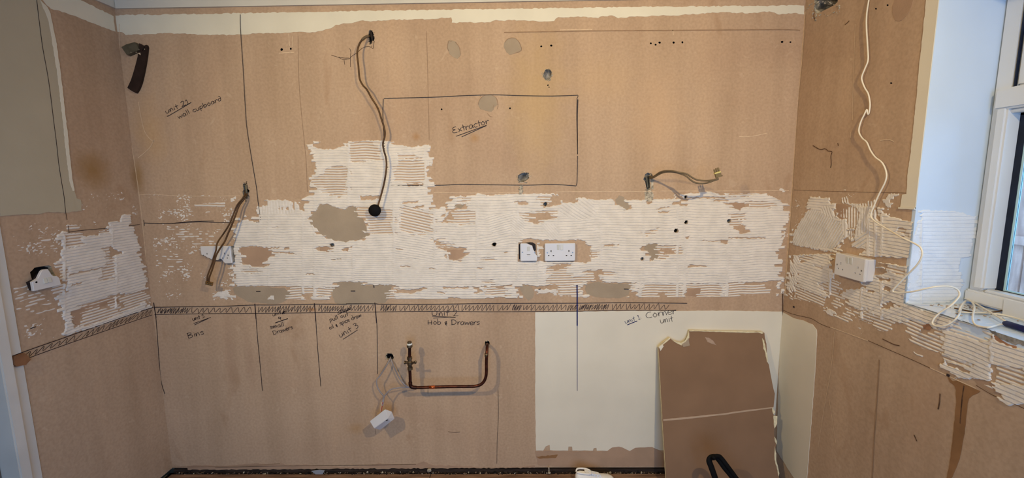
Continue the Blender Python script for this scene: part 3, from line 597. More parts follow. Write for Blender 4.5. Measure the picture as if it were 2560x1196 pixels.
# ------------------------------------------------------------------ tile adhesive left on the walls
F, ST, SMR, FLK, SCR, NO = 1, 0, 2, 3, 4, -9
REG_B = [
 (FLK, [(375, 560), (580, 560), (580, 762), (390, 762)]), (SCR, [(380, 620), (465, 625), (462, 680), (385, 665)]), (SCR, [(420, 565), (530, 575), (560, 620), (470, 615)]),
 (FLK, [(345, 486), (520, 488), (600, 500), (575, 560), (350, 545)]), (ST, [(480, 510), (555, 505), (557, 517), (480, 519)]),
 (SMR, [(541, 738), (552, 730), (570, 725), (582, 738), (578, 750), (560, 742), (546, 752)]), (SMR, [(577, 497), (588, 491), (588, 502), (580, 505)]),
 (F, [(584, 567), (596, 548), (604, 539), (609, 543), (611, 552), (639, 555), (639, 543), (631, 518), (663, 514), (664, 501), (717, 500), (740, 507), (742, 524), (757, 528), (764, 500), (784, 487), (780, 400), (775, 354), (871, 354), (954, 351), (994, 361), (1025, 368), (1068, 362), (1074, 398), (1063, 433),
      (1078, 457), (1081, 527), (1090, 522), (1108, 522), (1122, 504), (1142, 490), (1172, 494), (1188, 484), (1215, 489), (1280, 485), (1374, 484), (1397, 488), (1404, 507), (1440, 507), (1446, 494), (1487, 500), (1527, 498), (1560, 500), (1614, 500), (1688, 497), (1698, 487), (1720, 485), (1775, 480), (1815, 487), (1848, 484),
      (1920, 485), (1940, 500), (1965, 512), (1961, 600), (1950, 620), (1944, 684), (1953, 705), (1948, 756), (1600, 757), (1300, 758), (1100, 759), (800, 758), (590, 757), (584, 720), (582, 700), (580, 614)]),
 # upper patch
 (ST, Z6((500, 60), (620, 40), (690, 90), (695, 220), (660, 285), (540, 255), (500, 220), (430, 175), (430, 130), (485, 120))), (ST, Z6((1030, 5), (1265, 5), (1270, 150), (1190, 185), (1020, 150))),
 (NO, Z2((445, 1060), (660, 1045), (685, 1090), (600, 1115), (500, 1115), (450, 1095))), (ST, Z2((700, 1060), (900, 1060), (930, 1200), (690, 1200))), (ST, Z2((1065, 1150), (1180, 1150), (1220, 1185), (1070, 1190))), (NO, Z2((950, 1040), (1280, 1040), (1280, 1085), (1060, 1085))),
 (ST, Z6((690, 0), (790, 0), (790, 18), (690, 22))), (NO, Z6((805, 272), (925, 268), (925, 285), (870, 302), (810, 300))), (NO, Z6((1100, 180), (1230, 178), (1225, 190), (1110, 200))),
 # big torn patch surroundings
 (ST, Z6((750, 345), (1028, 365), (1028, 562), (930, 552), (850, 552), (820, 450), (760, 430))), (ST, Z6((1090, 340), (1320, 400), (1335, 540), (1280, 542), (1205, 568), (1100, 540), (1080, 430))),
 (NO, FIL[0][0]), (NO, Z6((1095, 312), (1208, 308), (1205, 322), (1100, 330))), (NO, Z6((1170, 345), (1240, 340), (1235, 365), (1175, 362))),
 (NO, Z6((1380, 440), (1410, 400), (1480, 335), (1565, 335), (1560, 350), (1480, 420), (1460, 470), (1365, 470))), (ST, Z6((1440, 380), (1630, 380), (1620, 480), (1500, 485), (1450, 470))), (ST, Z6((1520, 290), (1590, 270), (1590, 330), (1520, 320))),
 (NO, Z6((480, 650), (540, 645), (610, 665), (510, 692), (470, 668))), (NO, Z6((668, 682), (690, 655), (720, 640), (720, 685))), (NO, Z6((578, 750), (600, 735), (622, 745), (600, 754))), (NO, Z6((215, 655), (260, 655), (255, 668), (225, 668))),
 (NO, [(600, 617), (640, 616), (680, 620), (682, 630), (675, 651), (658, 668), (622, 668), (610, 655)]), (ST, [(608, 675), (652, 673), (655, 682), (612, 684)]),
 (NO, Z6((120, 652), (180, 655), (180, 666), (120, 662))), (NO, Z6((120, 680), (290, 695), (290, 706), (120, 690))), (NO, Z6((350, 848), (425, 850), (425, 860), (355, 858))), (NO, Z6((1055, 791), (1132, 791), (1130, 799), (1055, 798))), (NO, Z6((1262, 808), (1330, 810), (1330, 817), (1262, 816))),
 (NO, Z6((1670, 804), (1716, 804), (1712, 815), (1672, 814))), (ST, Z6((1055, 662), (1120, 664), (1115, 674), (1055, 672))), (ST, Z6((1680, 728), (1780, 728), (1775, 750), (1680, 755))), (ST, Z6((1715, 895), (1805, 895), (1800, 920), (1715, 922))), (NO, Z6((130, 500), (160, 505), (160, 512), (130, 508))),
 (ST, Z6((1330, 585), (1392, 585), (1402, 620), (1525, 650), (1440, 665), (1340, 662))), (NO, Z6((1330, 600), (1390, 600), (1380, 630), (1470, 640), (1345, 640))), (NO, Z6((1340, 655), (1580, 655), (1560, 715), (1530, 740), (1490, 760), (1440, 752), (1425, 690))),
 (NO, Z6((200, 350), (235, 350), (232, 375), (205, 372))),
 (NO, Z6((1820, 690), (1850, 690), (1850, 700), (1820, 700))),
 # lower row
 (NO, [(582, 716), (730, 716), (732, 758), (600, 758), (586, 740)]), (SMR, Z6((95, 1045), (130, 1012), (145, 1015), (145, 1052))), (SMR, [(640, 760), (641, 760), (641, 761)]),
 (ST, Z6((230, 945), (435, 950), (435, 1078), (230, 1060))), (NO, Z6((340, 1000), (430, 1000), (430, 1078), (250, 1078), (255, 1062), (400, 1058))), (SMR, Z6((370, 1045), (405, 1045), (398, 1072), (380, 1060))),
 (ST, Z6((445, 955), (600, 950), (575, 1010), (570, 1030), (480, 1030), (450, 1000))), (NO, Z6((500, 1055), (570, 1040), (600, 1085), (490, 1085))), (F, Z6((445, 1030), (520, 1020), (560, 1015), (520, 1060), (470, 1078), (450, 1075))),
 (NO, Z6((600, 912), (800, 912), (800, 932), (1020, 936), (1010, 1000), (960, 1080), (600, 1090), (560, 1010))),
 (ST, Z6((1000, 950), (1045, 945), (1045, 1070), (975, 1070))), (NO, Z6((1050, 968), (1160, 972), (1215, 955), (1250, 955), (1250, 975), (1210, 998), (1110, 998), (1060, 995))), (NO, Z6((1050, 1040), (1110, 1050), (1105, 1068), (1048, 1060))),
 (NO, Z6((1365, 951), (1625, 951), (1625, 962), (1368, 964))), (NO, Z6((1375, 985), (1440, 990), (1440, 1002), (1380, 998))), (NO, Z6((1350, 1042), (1450, 1040), (1455, 1025), (1520, 1028), (1560, 1045), (1650, 1048), (1650, 1040), (1880, 1025), (1885, 1085), (1350, 1085))),
 (NO, Z6((1655, 940), (1700, 945), (1700, 1000), (1655, 1000))), (ST, Z6((1730, 935), (1890, 935), (1890, 1020), (1730, 1010))), (NO, Z6((1820, 935), (1890, 932), (1885, 960), (1820, 955))),
 # second half, Z7
 (NO, Z7((30, 312), (105, 308), (105, 335), (30, 335))), (ST, Z7((200, 262), (300, 262), (300, 352), (200, 345))), (NO, Z7((300, 260), (365, 270), (360, 340), (320, 335), (230, 360), (230, 330), (300, 320))),
 (ST, Z7((48, 400), (150, 385), (330, 368), (325, 430), (235, 482), (165, 478), (55, 430))), (NO, Z7((150, 400), (250, 392), (300, 405), (310, 430), (220, 455), (225, 475), (170, 475), (150, 440))),
 (NO, Z7((65, 600), (130, 585), (245, 600), (475, 600), (500, 595), (530, 598), (583, 655), (590, 672), (600, 690), (605, 745), (545, 775), (470, 762), (190, 762), (190, 620), (60, 620))), (ST, Z7((580, 670), (655, 672), (655, 715), (600, 745), (590, 700))), (SMR, Z7((170, 640), (195, 640), (205, 665), (185, 720), (175, 700))), (F, Z7((50, 620), (50, 755), (60, 755), (60, 620))),
 (SMR, Z7((55, 755), (240, 762), (190, 780), (60, 775))), (ST, Z7((300, 775), (440, 775), (440, 945), (260, 940), (265, 890))), (NO, Z7((310, 785), (435, 782), (430, 800), (360, 830), (310, 815))), (ST, Z7((430, 880), (530, 860), (560, 830), (660, 820), (670, 900), (560, 900), (500, 930), (430, 925))), (NO, Z7((560, 835), (660, 815), (660, 850), (640, 900), (600, 905), (620, 870))),
 (ST, Z7((660, 830), (710, 830), (760, 850), (755, 865), (660, 862))),
 (NO, Z7((700, 631), (790, 631), (790, 643), (702, 645))), (NO, Z7((985, 665), (1000, 628), (1082, 622), (1088, 680), (1100, 700), (1060, 760), (1035, 738))), (ST, Z7((1085, 640), (1280, 640), (1282, 700), (1195, 712), (1155, 755), (1090, 745))), (NO, Z7((1110, 680), (1160, 665), (1195, 668), (1200, 705), (1150, 712))),
 (NO, Z7((1232, 345), (1240, 280), (1258, 258), (1290, 255), (1300, 300), (1292, 348))), (ST, Z7((990, 535), (1095, 508), (1095, 520), (1060, 555), (990, 575))), (NO, Z7((1100, 388), (1180, 380), (1175, 395), (1105, 398))), (NO, Z7((1070, 362), (1155, 348), (1155, 358), (1075, 372))),
 (NO, Z7((1310, 279), (1608, 277), (1608, 290), (1312, 290))), (NO, Z7((1480, 299), (1605, 299), (1605, 308), (1480, 308))), (ST, Z7((1600, 250), (1800, 250), (1800, 275), (1610, 275))), (NO, Z7((1610, 322), (1735, 318), (1748, 355), (1710, 380), (1640, 350))), (ST, Z7((1740, 310), (1960, 310), (1960, 360), (1750, 360))), (ST, Z7((1640, 400), (1725, 395), (1725, 445), (1640, 440))),
 (ST, Z7((1620, 445), (1700, 445), (1700, 500), (1620, 500))), (NO, Z7((1650, 495), (1742, 490), (1752, 520), (1785, 545), (1690, 552), (1652, 520))), (NO, Z7((1405, 602), (1550, 602), (1600, 595), (1600, 628), (1560, 630), (1545, 608), (1405, 608))), (NO, Z7((1620, 580), (1900, 580), (1910, 590), (1620, 588))),
 (NO, Z7((770, 290), (800, 262), (840, 270), (850, 310), (880, 325), (885, 360), (850, 385), (815, 350), (780, 340))), (NO, Z7((1010, 295), (1050, 285), (1062, 320), (1030, 340))), (NO, Z7((1240, 470), (1240, 480))),
 (NO, Z7((1300, 575), (1340, 570), (1335, 582), (1305, 590))), (NO, Z7((1310, 780), (1360, 785), (1460, 792), (1460, 800), (1370, 802), (1320, 810))),
 (NO, Z7((50, 932), (180, 945), (300, 930), (360, 950), (500, 935), (500, 1060), (60, 1070))), (SMR, Z7((200, 968), (355, 968), (355, 1018), (335, 1018), (320, 995), (225, 998), (205, 1010))), (ST, Z7((365, 945), (500, 940), (545, 965), (500, 1030), (365, 1015))), (ST, Z7((40, 1045), (470, 1045), (500, 1068), (40, 1070))),
 (NO, Z7((530, 925), (560, 905), (640, 900), (690, 915), (905, 918), (890, 1010), (820, 1040), (560, 1040), (540, 990))), (ST, Z7((500, 1030), (900, 1030), (950, 1065), (500, 1068))), (NO, Z7((870, 990), (955, 985), (950, 1065), (870, 1062))), (ST, Z7((880, 930), (940, 922), (930, 985), (870, 980))),
 (ST, Z7((965, 925), (1300, 925), (1300, 1068), (965, 1068))), (ST, Z7((1300, 925), (1600, 925), (1600, 1010), (1300, 1050))), (NO, Z7((1310, 960), (1415, 960), (1405, 1000), (1375, 1028), (1305, 1020))), (NO, Z7((1100, 990), (1165, 990), (1165, 1035), (1105, 1035))), (ST, Z7((1600, 915), (1990, 915), (1990, 1075), (1600, 1075))),
 (NO, Z7((1180, 1040), (1300, 1040), (1300, 1068), (1150, 1068))), (NO, Z7((1740, 915), (1990, 905), (1990, 930), (1740, 935))), (NO, Z7((1720, 1010), (1990, 1000), (1990, 1080), (1700, 1080))), (NO, Z7((1890, 900), (1990, 900), (1990, 1080), (1920, 1070))), (SMR, Z7((1715, 1050), (1760, 1050), (1765, 1075), (1745, 1100), (1740, 1075))),
 (F, Z7((915, 925), (960, 922), (968, 1062), (948, 1066), (945, 985), (910, 960))), (F, Z7((1265, 935), (1290, 930), (1295, 975), (1265, 975))), (F, Z7((1575, 925), (1600, 925), (1600, 1060), (1578, 1000))),
 (FLK, [(1936, 486), (1972, 474), (1975, 640), (1950, 640), (1968, 520)]), (SMR, [(1949, 474), (1956, 471), (1960, 476), (1952, 480)]),
 (SMR, Z7((1300, 930), (1300, 930), (1300, 931))),
]
ORI_B = [
 (Z6((10, 330), (70, 305), (310, 310), (300, 400), (10, 405)), 92, .014),
 (Z7((370, 320), (480, 330), (620, 300), (600, 430), (490, 450), (350, 400)), 33, .0135), (Z7((480, 280), (560, 270), (640, 400), (600, 430), (490, 350)), 38, .0135),
 (Z7((220, 480), (340, 480), (350, 600), (280, 610)), 48, .010), (Z6((1700, 420), (1914, 400), (1914, 560), (1780, 560)), -14, .011), (Z7((0, 420), (80, 430), (100, 560), (0, 560)), 40, .010),
 (Z6((1080, 330), (1335, 390), (1340, 545), (1080, 545)), 13, .0135), (Z6((1640, 560), (1914, 540), (1914, 640), (1640, 640)), -9, .0125), (Z6((350, 660), (720, 640), (720, 800), (350, 800)), 2, .0098), (Z6((740, 690), (1340, 700), (1340, 930), (740, 930)), .6, .0100),
 (Z6((1040, 560), (1330, 560), (1330, 760), (1040, 720)), 9, .0115),
]
BEADS_B = [(757, 530, 760, 3), (672, 530, 716, 2), (786, 480, 760, 2.5), (871, 354, 560, 3), (974, 380, 500, 2.5), (882, 610, 712, 2.5), (984, 500, 716, 2.5), (1066, 365, 470, 5), (1086, 490, 720, 3), (1192, 500, 720, 3.5), (1294, 490, 760, 3), (1397, 500, 640, 2.5),
           (1501, 500, 720, 3), (1609, 500, 720, 2.2), (1693, 490, 760, 3), (1711, 490, 756, 4), (1817, 486, 756, 3.5), (1600, 705, 756, 4), (1344, 655, 760, 2), (1501, 640, 700, 3)]
adhesive('tile_adhesive', wall_back, -1.78, 1.284, .928, 1.475, .0036, .0013, lambda A, Z: np.stack([A, np.zeros_like(A), Z], -1), (0, -1, 0), REG_B, ORI_B, BEADS_B, seed=3,
         holes=[h[0] for h in HOLES_B] + [[(1296, 606), (1341, 606), (1341, 654), (1296, 654)], [(1361, 606), (1438, 606), (1438, 654), (1361, 654)]])
adhesive('tile_adhesive', wall_back, -1.06, -.36, 1.4754, 1.75, .0036, .0013, lambda A, Z: np.stack([A, np.zeros_like(A), Z], -1), (0, -1, 0), REG_B, ORI_B, BEADS_B, seed=3, holes=[h[0] for h in HOLES_B])

REG_R = [
 (FLK, Z8((190, 560), (190, 430), (200, 300), (270, 300), (270, 420))), (FLK, Z8((560, 220), (640, 220), (620, 290), (570, 280))), (FLK, Z8((780, 240), (1010, 240), (990, 350), (870, 420), (800, 340))),
 (F, ZA((480, 85), (850, 120), (890, 205), (1000, 225), (985, 430), (1060, 500), (1160, 520), (1200, 680), (1290, 690), (1200, 800), (1000, 1030), (960, 1060), (1110, 1130), (1090, 1160), (900, 1130), (700, 1090), (160, 990), (170, 690), (230, 700), (330, 490), (500, 300), (465, 280))),
 (ST, ZA((1080, 110), (1200, 90), (1240, 215), (1120, 215))), (SMR, ZA((1130, 210), (1560, 240), (1560, 275), (1260, 285), (1140, 235))), (ST, ZA((1290, 235), (1480, 210), (1640, 170), (1740, 110), (1760, 280), (1500, 265))),
 (F, ZA((1280, 290), (1400, 270), (1560, 270), (1840, 300), (1860, 430), (2080, 500), (2450, 600), (2450, 1250), (1450, 1190), (1480, 1080), (1330, 1040), (1280, 930), (1300, 700), (1350, 560))),
 (ST, ZA((1000, 430), (1110, 330), (1150, 300), (1310, 290), (1390, 380), (1380, 560), (1300, 670), (1200, 680), (1160, 500))), (ST, ZA((1160, 860), (1260, 710), (1280, 800), (1260, 900))), (NO, ZA((1000, 230), (1130, 220), (1290, 270), (1130, 310), (1090, 430), (995, 430))), (NO, ZA((1670, 290), (1740, 290), (1770, 430), (1760, 560), (1660, 500))), (SMR, ZA((1700, 340), (1725, 340), (1735, 450), (1710, 450))),
 (ST, ZA((2180, 660), (2330, 700), (2310, 880), (2130, 740))),
 (SMR, ZA((1900, 40), (2110, 30), (2110, 55), (2030, 90), (2030, 220), (1970, 290), (1910, 280), (1890, 160))),
 (F, ZB((120, -10), (720, -30), (700, 270), (690, 400), (660, 560), (640, 700), (200, 560), (195, 440), (160, 440), (160, 620), (130, 600), (60, 400), (110, 200))),
 (NO, ZB((228, 20), (290, 30), (320, 90), (235, 105))), (ST, ZB((235, 0), (450, 0), (450, 60), (300, 90))), (ST, ZB((430, 135), (570, 160), (560, 195), (430, 160))), (NO, ZB((170, 440), (205, 440), (195, 640), (165, 640))), (NO, ZB((175, 260), (205, 260), (200, 420), (170, 420))),
 (ST, ZB((190, 460), (640, 620), (650, 720), (600, 790), (430, 700), (190, 640))), (SMR, ZB((55, 560), (90, 590), (80, 660), (45, 640))),
 (F, ZB((1200, 60), (1340, 90), (1914, 160), (2050, 250), (2050, 1000), (1914, 1180), (1830, 1030), (1620, 960), (1290, 880), (1030, 800), (910, 650), (890, 500), (1120, 500), (1190, 330))),
 (NO, ZB((1210, 70), (1340, 80), (1500, 130), (1500, 250), (1330, 300), (1210, 280))), (SMR, ZB((1350, 155), (1490, 170), (1490, 190), (1350, 175))), (ST, ZB((1500, 130), (1780, 200), (1780, 300), (1640, 280), (1500, 210))), (NO, ZB((1380, 310), (1600, 350), (1600, 385), (1440, 360))),
 (ST, ZB((560, 400), (700, 400), (700, 560), (600, 520))), (NO, ZB((700, 280), (1190, 420), (1190, 480), (930, 450), (900, 520), (920, 650), (900, 740), (890, 880), (870, 880), (870, 560), (700, 480))), (ST, ZB((700, 350), (830, 400), (860, 640), (830, 800), (750, 740), (700, 540))), (NO, ZB((670, 590), (740, 590), (770, 760), (660, 700))),
 (ST, ZB((910, 760), (1010, 820), (1010, 1010), (900, 980), (780, 920), (790, 880), (890, 910))), (ST, ZB((1030, 820), (1290, 880), (1280, 1000), (1080, 920))), (ST, ZB((1290, 870), (1620, 960), (1580, 1120), (1540, 1150), (1290, 1010))), (ST, ZB((1140, 560), (1260, 600), (1260, 635), (1130, 590))), (NO, ZB((1240, 500), (1330, 530), (1330, 560), (1240, 530))), (NO, ZB((1500, 440), (1610, 480), (1600, 540), (1500, 500))), (NO, ZB((1480, 700), (1600, 680), (1620, 790), (1500, 790))), (NO, ZB((1590, 670), (1720, 720), (1700, 760), (1600, 710))), (ST, ZB((1160, 770), (1300, 820), (1290, 860), (1160, 820))),
 (SMR, ZB((630, 810), (660, 760), (700, 790), (760, 820), (775, 910), (700, 870))), (FLK, ZB((780, 960), (830, 980), (820, 1060), (780, 1040))), (FLK, ZB((1110, 1060), (1230, 1100), (1200, 1180), (1110, 1160))), (ST, ZB((1360, 1075), (1530, 1140), (1530, 1155), (1360, 1095))),
 (F, ZC_((160, -20), (340, 10), (520, 50), (800, 140), (1000, 210), (1050, 280), (1320, 400), (1700, 520), (1700, 1150), (1380, 1060), (1240, 1080), (1110, 990), (1060, 860), (980, 810), (820, 770), (730, 780), (560, 690), (450, 640), (470, 560), (440, 480), (300, 360), (160, 240), (0, 130), (0, -20))),
 (ST, ZC_((0, 40), (220, 110), (430, 210), (460, 330), (440, 480), (220, 420), (80, 330), (0, 220))), (NO, ZC_((210, 150), (300, 140), (330, 190), (290, 290), (230, 250))), (ST, ZC_((520, 100), (820, 180), (990, 230), (980, 340), (840, 330), (520, 220))), (NO, ZC_((580, 120), (720, 150), (840, 200), (960, 310), (840, 290), (640, 200))),
 (ST, ZC_((430, 490), (640, 570), (800, 600), (790, 640), (470, 560))), (NO, ZC_((480, 560), (640, 620), (780, 690), (770, 720), (500, 610))), (F, ZC_((460, 620), (610, 650), (800, 760), (800, 790), (620, 760), (450, 650))), (NO, ZC_((1000, 600), (1080, 610), (1060, 820), (1000, 800))), (ST, ZC_((1070, 620), (1400, 650), (1400, 850), (1060, 830))), (NO, ZC_((810, 760), (1010, 800), (1100, 900), (1110, 960), (1000, 930))), (ST, ZC_((900, 830), (1060, 850), (1100, 920), (1020, 920))),
 (ST, ZC_((90, 320), (200, 350), (200, 365), (90, 335))), (ST, ZC_((100, 445), (260, 510), (250, 525), (100, 460))), (ST, ZC_((320, 590), (370, 610), (370, 620), (320, 600))), (NO, ZC_((980, 205), (1150, 240), (1700, 420), (1700, 480), (1310, 430), (1180, 400), (1020, 320))), (F, ZC_((970, 320), (1060, 330), (1080, 380), (1000, 370))),
]
def PR(A, Z): return np.stack([np.full_like(A, XR), -A, Z], -1)
ORI_R = [
 (ZA((500, 300), (680, 380), (950, 520), (1120, 600), (1200, 720), (980, 1060), (160, 1000), (160, 690), (330, 490)), -58, .0125),
 (ZA((740, 270), (860, 270), (1000, 400), (960, 520), (700, 380)), 60, .013), (ZA((1000, 290), (1600, 270), (1560, 720), (1250, 900), (1150, 860)), 84, .0135), (ZA((1080, 90), (1260, 90), (1260, 220), (1090, 215)), 70, .013), (ZA((1400, 130), (1760, 130), (1760, 280), (1290, 280)), 78, .013),
 (ZA((1250, 950), (1560, 720), (1560, 1000), (1300, 1100)), -34, .0135), (ZA((300, 990), (900, 1110), (880, 1180), (300, 1180)), 82, .010),
 (ZB((100, 0), (230, 0), (160, 640), (90, 500)), 40, .013),
]
BEADS_R = [(2172, 515, 640, 4), (2190, 520, 660, 3), (2076, 640, 770, 2), (2155, 700, 800, 2.5), (2480, 850, 960, 4), (2206, 540, 800, 3)]
SOCK_R = [(2084, 648), (2158, 668), (2156, 690), (2082, 678)]
adhesive('tile_adhesive', wall_right, .006, .642, .80, 1.475, .0018, .0016, PR, (-1, 0, 0), REG_R, ORI_R, BEADS_R, seed=23, rag=9, warp=.8, amp=.85, pitch=.0118, holes=[SOCK_R])
adhesive('tile_adhesive', wall_right, .6424, 1.05, .80, ZS - .002, .0024, .0015, PR, (-1, 0, 0), REG_R, ORI_R, BEADS_R, seed=23, rag=9, warp=.8, amp=.85, pitch=.0118)

REG_L = [
 (FLK, ZM((90, 380), (250, 350), (420, 250), (640, 260), (690, 420), (640, 620), (450, 650), (220, 700), (110, 500))), (SCR, ZM((420, 400), (600, 400), (600, 560), (480, 560))), (FLK, ZM((760, 240), (1230, 230), (1230, 290), (760, 290))), (ST, ZM((760, 290), (930, 290), (920, 340), (760, 340))),
 (SCR, ZM((160, 990), (330, 980), (560, 1100), (600, 1190), (160, 1190))), (FLK, ZL((340, 350), (800, 350), (860, 620), (380, 740))), (SCR, ZL((220, 0), (800, 0), (800, 200), (600, 290), (260, 200))), (FLK, ZM((1200, 40), (1260, 40), (1260, 170), (1200, 170))), (FLK, ZM((1520, 60), (1700, 40), (1700, 200), (1500, 160))), (FLK, [(215, 405), (330, 410), (335, 500), (220, 505)]), (FLK, ZM((900, 30), (1000, 30), (1000, 180), (910, 180))),
 (F, ZM((1245, 255), (1380, 250), (1380, 170), (1490, 170), (1510, 290), (1560, 370), (1600, 560), (1625, 700), (1660, 760), (1680, 900), (1692, 1020), (1560, 1060), (1390, 1090), (1300, 1100), (1100, 1180), (1000, 1240), (860, 1310), (720, 1400), (690, 1200), (670, 1110), (800, 1060), (780, 960), (700, 860), (640, 730), (700, 690), (690, 500), (650, 400), (700, 360), (750, 370), (780, 560), (960, 500), (940, 420), (1080, 410), (1260, 380))),
 (ST, ZM((740, 380), (950, 380), (970, 520), (720, 560))), (ST, ZM((1130, 360), (1260, 350), (1260, 385), (1130, 395))), (ST, ZM((650, 740), (770, 700), (770, 940), (700, 930))), (ST, ZM((600, 1000), (780, 960), (760, 1080), (650, 1090))),
 (ST, ZM((1160, 560), (1280, 530), (1330, 590), (1400, 600), (1330, 680), (1330, 900), (1150, 930), (1190, 780), (1260, 700))), (NO, ZM((1240, 620), (1280, 520), (1340, 600), (1400, 590), (1400, 620), (1330, 640), (1300, 670))), (NO, ZM((790, 860), (920, 820), (1200, 770), (1200, 782), (930, 838), (800, 875))), (NO, ZM((825, 985), (980, 940), (985, 950), (830, 1000))),
 (F, ZL((860, 0), (1060, 0), (1070, 200), (1000, 160), (960, 330), (1000, 340), (1060, 360), (1100, 480), (1480, 420), (2240, 60), (2250, 140), (1900, 260), (1480, 420), (1200, 520), (990, 590), (960, 560), (960, 380), (900, 250))),
 (ST, ZL((1200, 140), (1360, 90), (1540, 40), (1760, 0), (2220, -60), (2250, 80), (1850, 240), (1480, 400), (1160, 470), (1190, 330), (1130, 260))), (NO, ZL((1050, 230), (1300, 150), (1310, 230), (1220, 270), (1200, 370), (1190, 440), (1110, 440), (1060, 330))), (NO, ZL((1540, 110), (1650, 90), (1640, 190), (1520, 200))), (NO, ZL((1770, -20), (1830, -40), (1830, 200), (1780, 260))),
 (F, ZL((1070, 520), (1480, 400), (1900, 230), (2240, 60), (2260, 110), (2250, 160), (2060, 230), (1680, 370), (1260, 500), (1000, 600))), (FLK, ZL((2190, 80), (2260, 60), (2260, 130), (2180, 160))),
]
def PLW(A, Z): return np.stack([np.full_like(A, XL), -A, Z], -1)
BEADS_L = [(160, 590, 840, 3), (290, 620, 770, 2.5), (280, 560, 640, 2)]
SOCK_L = [(84, 700), (128, 690), (146, 705), (100, 716)]
adhesive('tile_adhesive', wall_left, .004, .565, .885, 1.47, .0034, .0018, PLW, (1, 0, 0), REG_L, [], BEADS_L, seed=43, rag=8, warp=.35, holes=[SOCK_L])

# ------------------------------------------------------------------ window reveal, sill, window
rev_bm = bmesh.new()
box(rev_bm, (XR, YW0 + .012, ZS - .03), (XW + .14, YW0, ZH)); box(rev_bm, (XR, YW1, ZS - .03), (XW + .14, YW1 - .012, ZH)); box(rev_bm, (XR, YW0, ZH), (XW + .14, YW1, ZH + .012))
reveal = struct(obj('trim_4', rev_bm, M_REV))
sill = struct(obj('window_sill', bbox((XR, YW0, ZS - .05), (XW + .14, YW1, ZS - .001)), M_REV))
REG_V = [(F, Z8((1140, 375), (1390, 385), (1440, 400), (1560, 395), (1540, 560), (1500, 900), (1440, 960), (1420, 1010), (1340, 1070), (1040, 1090), (1100, 600))),
         (NO, Z8((1390, 365), (1490, 365), (1480, 378), (1570, 375), (1560, 420), (1500, 420), (1440, 385))), (NO, Z8((1440, 740), (1520, 720), (1500, 960), (1445, 930))), (SMR, Z8((1060, 560), (1150, 560), (1130, 900), (1050, 1060)))]
adhesive('tile_adhesive', reveal, XR + .001, XW + .02, ZS - .001, 1.45, .0022, .0016, lambda A, Z: np.stack([A, np.full_like(A, YW0), Z], -1), (0, -1, 0), REG_V, [], [(2302, 525, 760, 2)], seed=63, rag=5, warp=.25, amp=.55, m=mat('daylight_tinted_adhesive', (222, 224, 228), .8, .03, 20, .2, 200))  # same adhesive, with blue window daylight painted into its colour
REG_S = [(SMR, [(2262, 760), (2345, 750), (2440, 750), (2520, 775), (2800, 860), (2800, 1000), (2560, 870), (2440, 825), (2330, 785)]), (SCR, [(2380, 770), (2700, 830), (2700, 900), (2540, 850), (2400, 800)])]
adhesive('tile_adhesive', sill, XR + .001, XW + .02, .66, 1.5, .003, .003, lambda A, Z: np.stack([A, -Z, np.full_like(A, ZS - .001)], -1), (0, 0, 1), REG_S, [], [], seed=73, rag=6, warp=1.2, amp=1.2, m=mat('daylight_tinted_adhesive', (0, 0, 0)))

win = bpy.data.objects.new('window_1', None); C.objects.link(win); win.location = (XW, YW0, ZS); win['_o'] = [XW, YW0, ZS]; struct(win)
XF0, XF1 = XW, XW + .07
ZF0 = 1.086; ZT = 1.727    # bottom of frame, transom middle
def wbar(y0, y1, z0, z1, x0=XF0, x1=XF1, m=M_UPVC, name='window_frame', bev=.006): obj(name, bbox((x0, y0, z0), (x1, y1, z1), bev, 2) if bev else bbox((x0, y0, z0), (x1, y1, z1)), m, win)
wbar(YW0 - .001, -.700, ZF0, ZH - .001, XF0 + .012)             # jamb
wbar(-.672, -.703, 1.135, ZT - .025, XF0 - .002, XF1 - .02, name='glazing_bead')
wbar(YW0 - .001, YW1 + .001, ZF0, 1.128, XF0)               # bottom rail
wbar(-.70, YW1 + .05, 1.128, 1.137, XF0 + .006, XF1, name='glazing_bead', bev=.003)
wbar(-.665, YW1 + .001, ZT - .033, ZT + .030, XF0 - .004)    # transom
wbar(-.685, YW1 + .001, ZT - .045, ZT - .033, XF0 + .010, XF1, name='glazing_bead', bev=.003)
wbar(YW0 - .001, YW1 + .001, ZH - .065, ZH - .001, XF0)
wbar(YW1 + .055, YW1 + .001, ZF0, ZH - .001, XF0); wbar(-1.44, -1.50, ZF0, ZH - .001, XF0)
# gasket and spacer round the lower pane
XG = XW + .045
wbar(-.690, -.722, 1.132, ZT - .04, XG - .004, XG + .004, M_GASK, 'gasket', 0); wbar(-.722, -.7285, 1.142, ZT - .045, XG - .003, XG + .003, M_SPAC, 'spacer_bar', 0)
wbar(-.70, -1.44, 1.132, 1.139, XG - .004, XG + .004, M_GASK, 'gasket', 0); wbar(-.72, -1.44, 1.139, 1.1425, XG - .003, XG + .003, M_SPAC, 'spacer_bar', 0)
wbar(-.70, -1.44, ZT - .052, ZT - .045, XG - .004, XG + .004, M_GASK, 'gasket', 0)
obj('pane', bbox((XG - .001, -.7285, 1.14), (XG + .001, -1.44, ZT - .05)), M_GLASS, win); obj('pane', bbox((XG - .001, -1.50, 1.14), (XG + .001, YW1 + .05, ZT - .05)), M_GLASS, win)
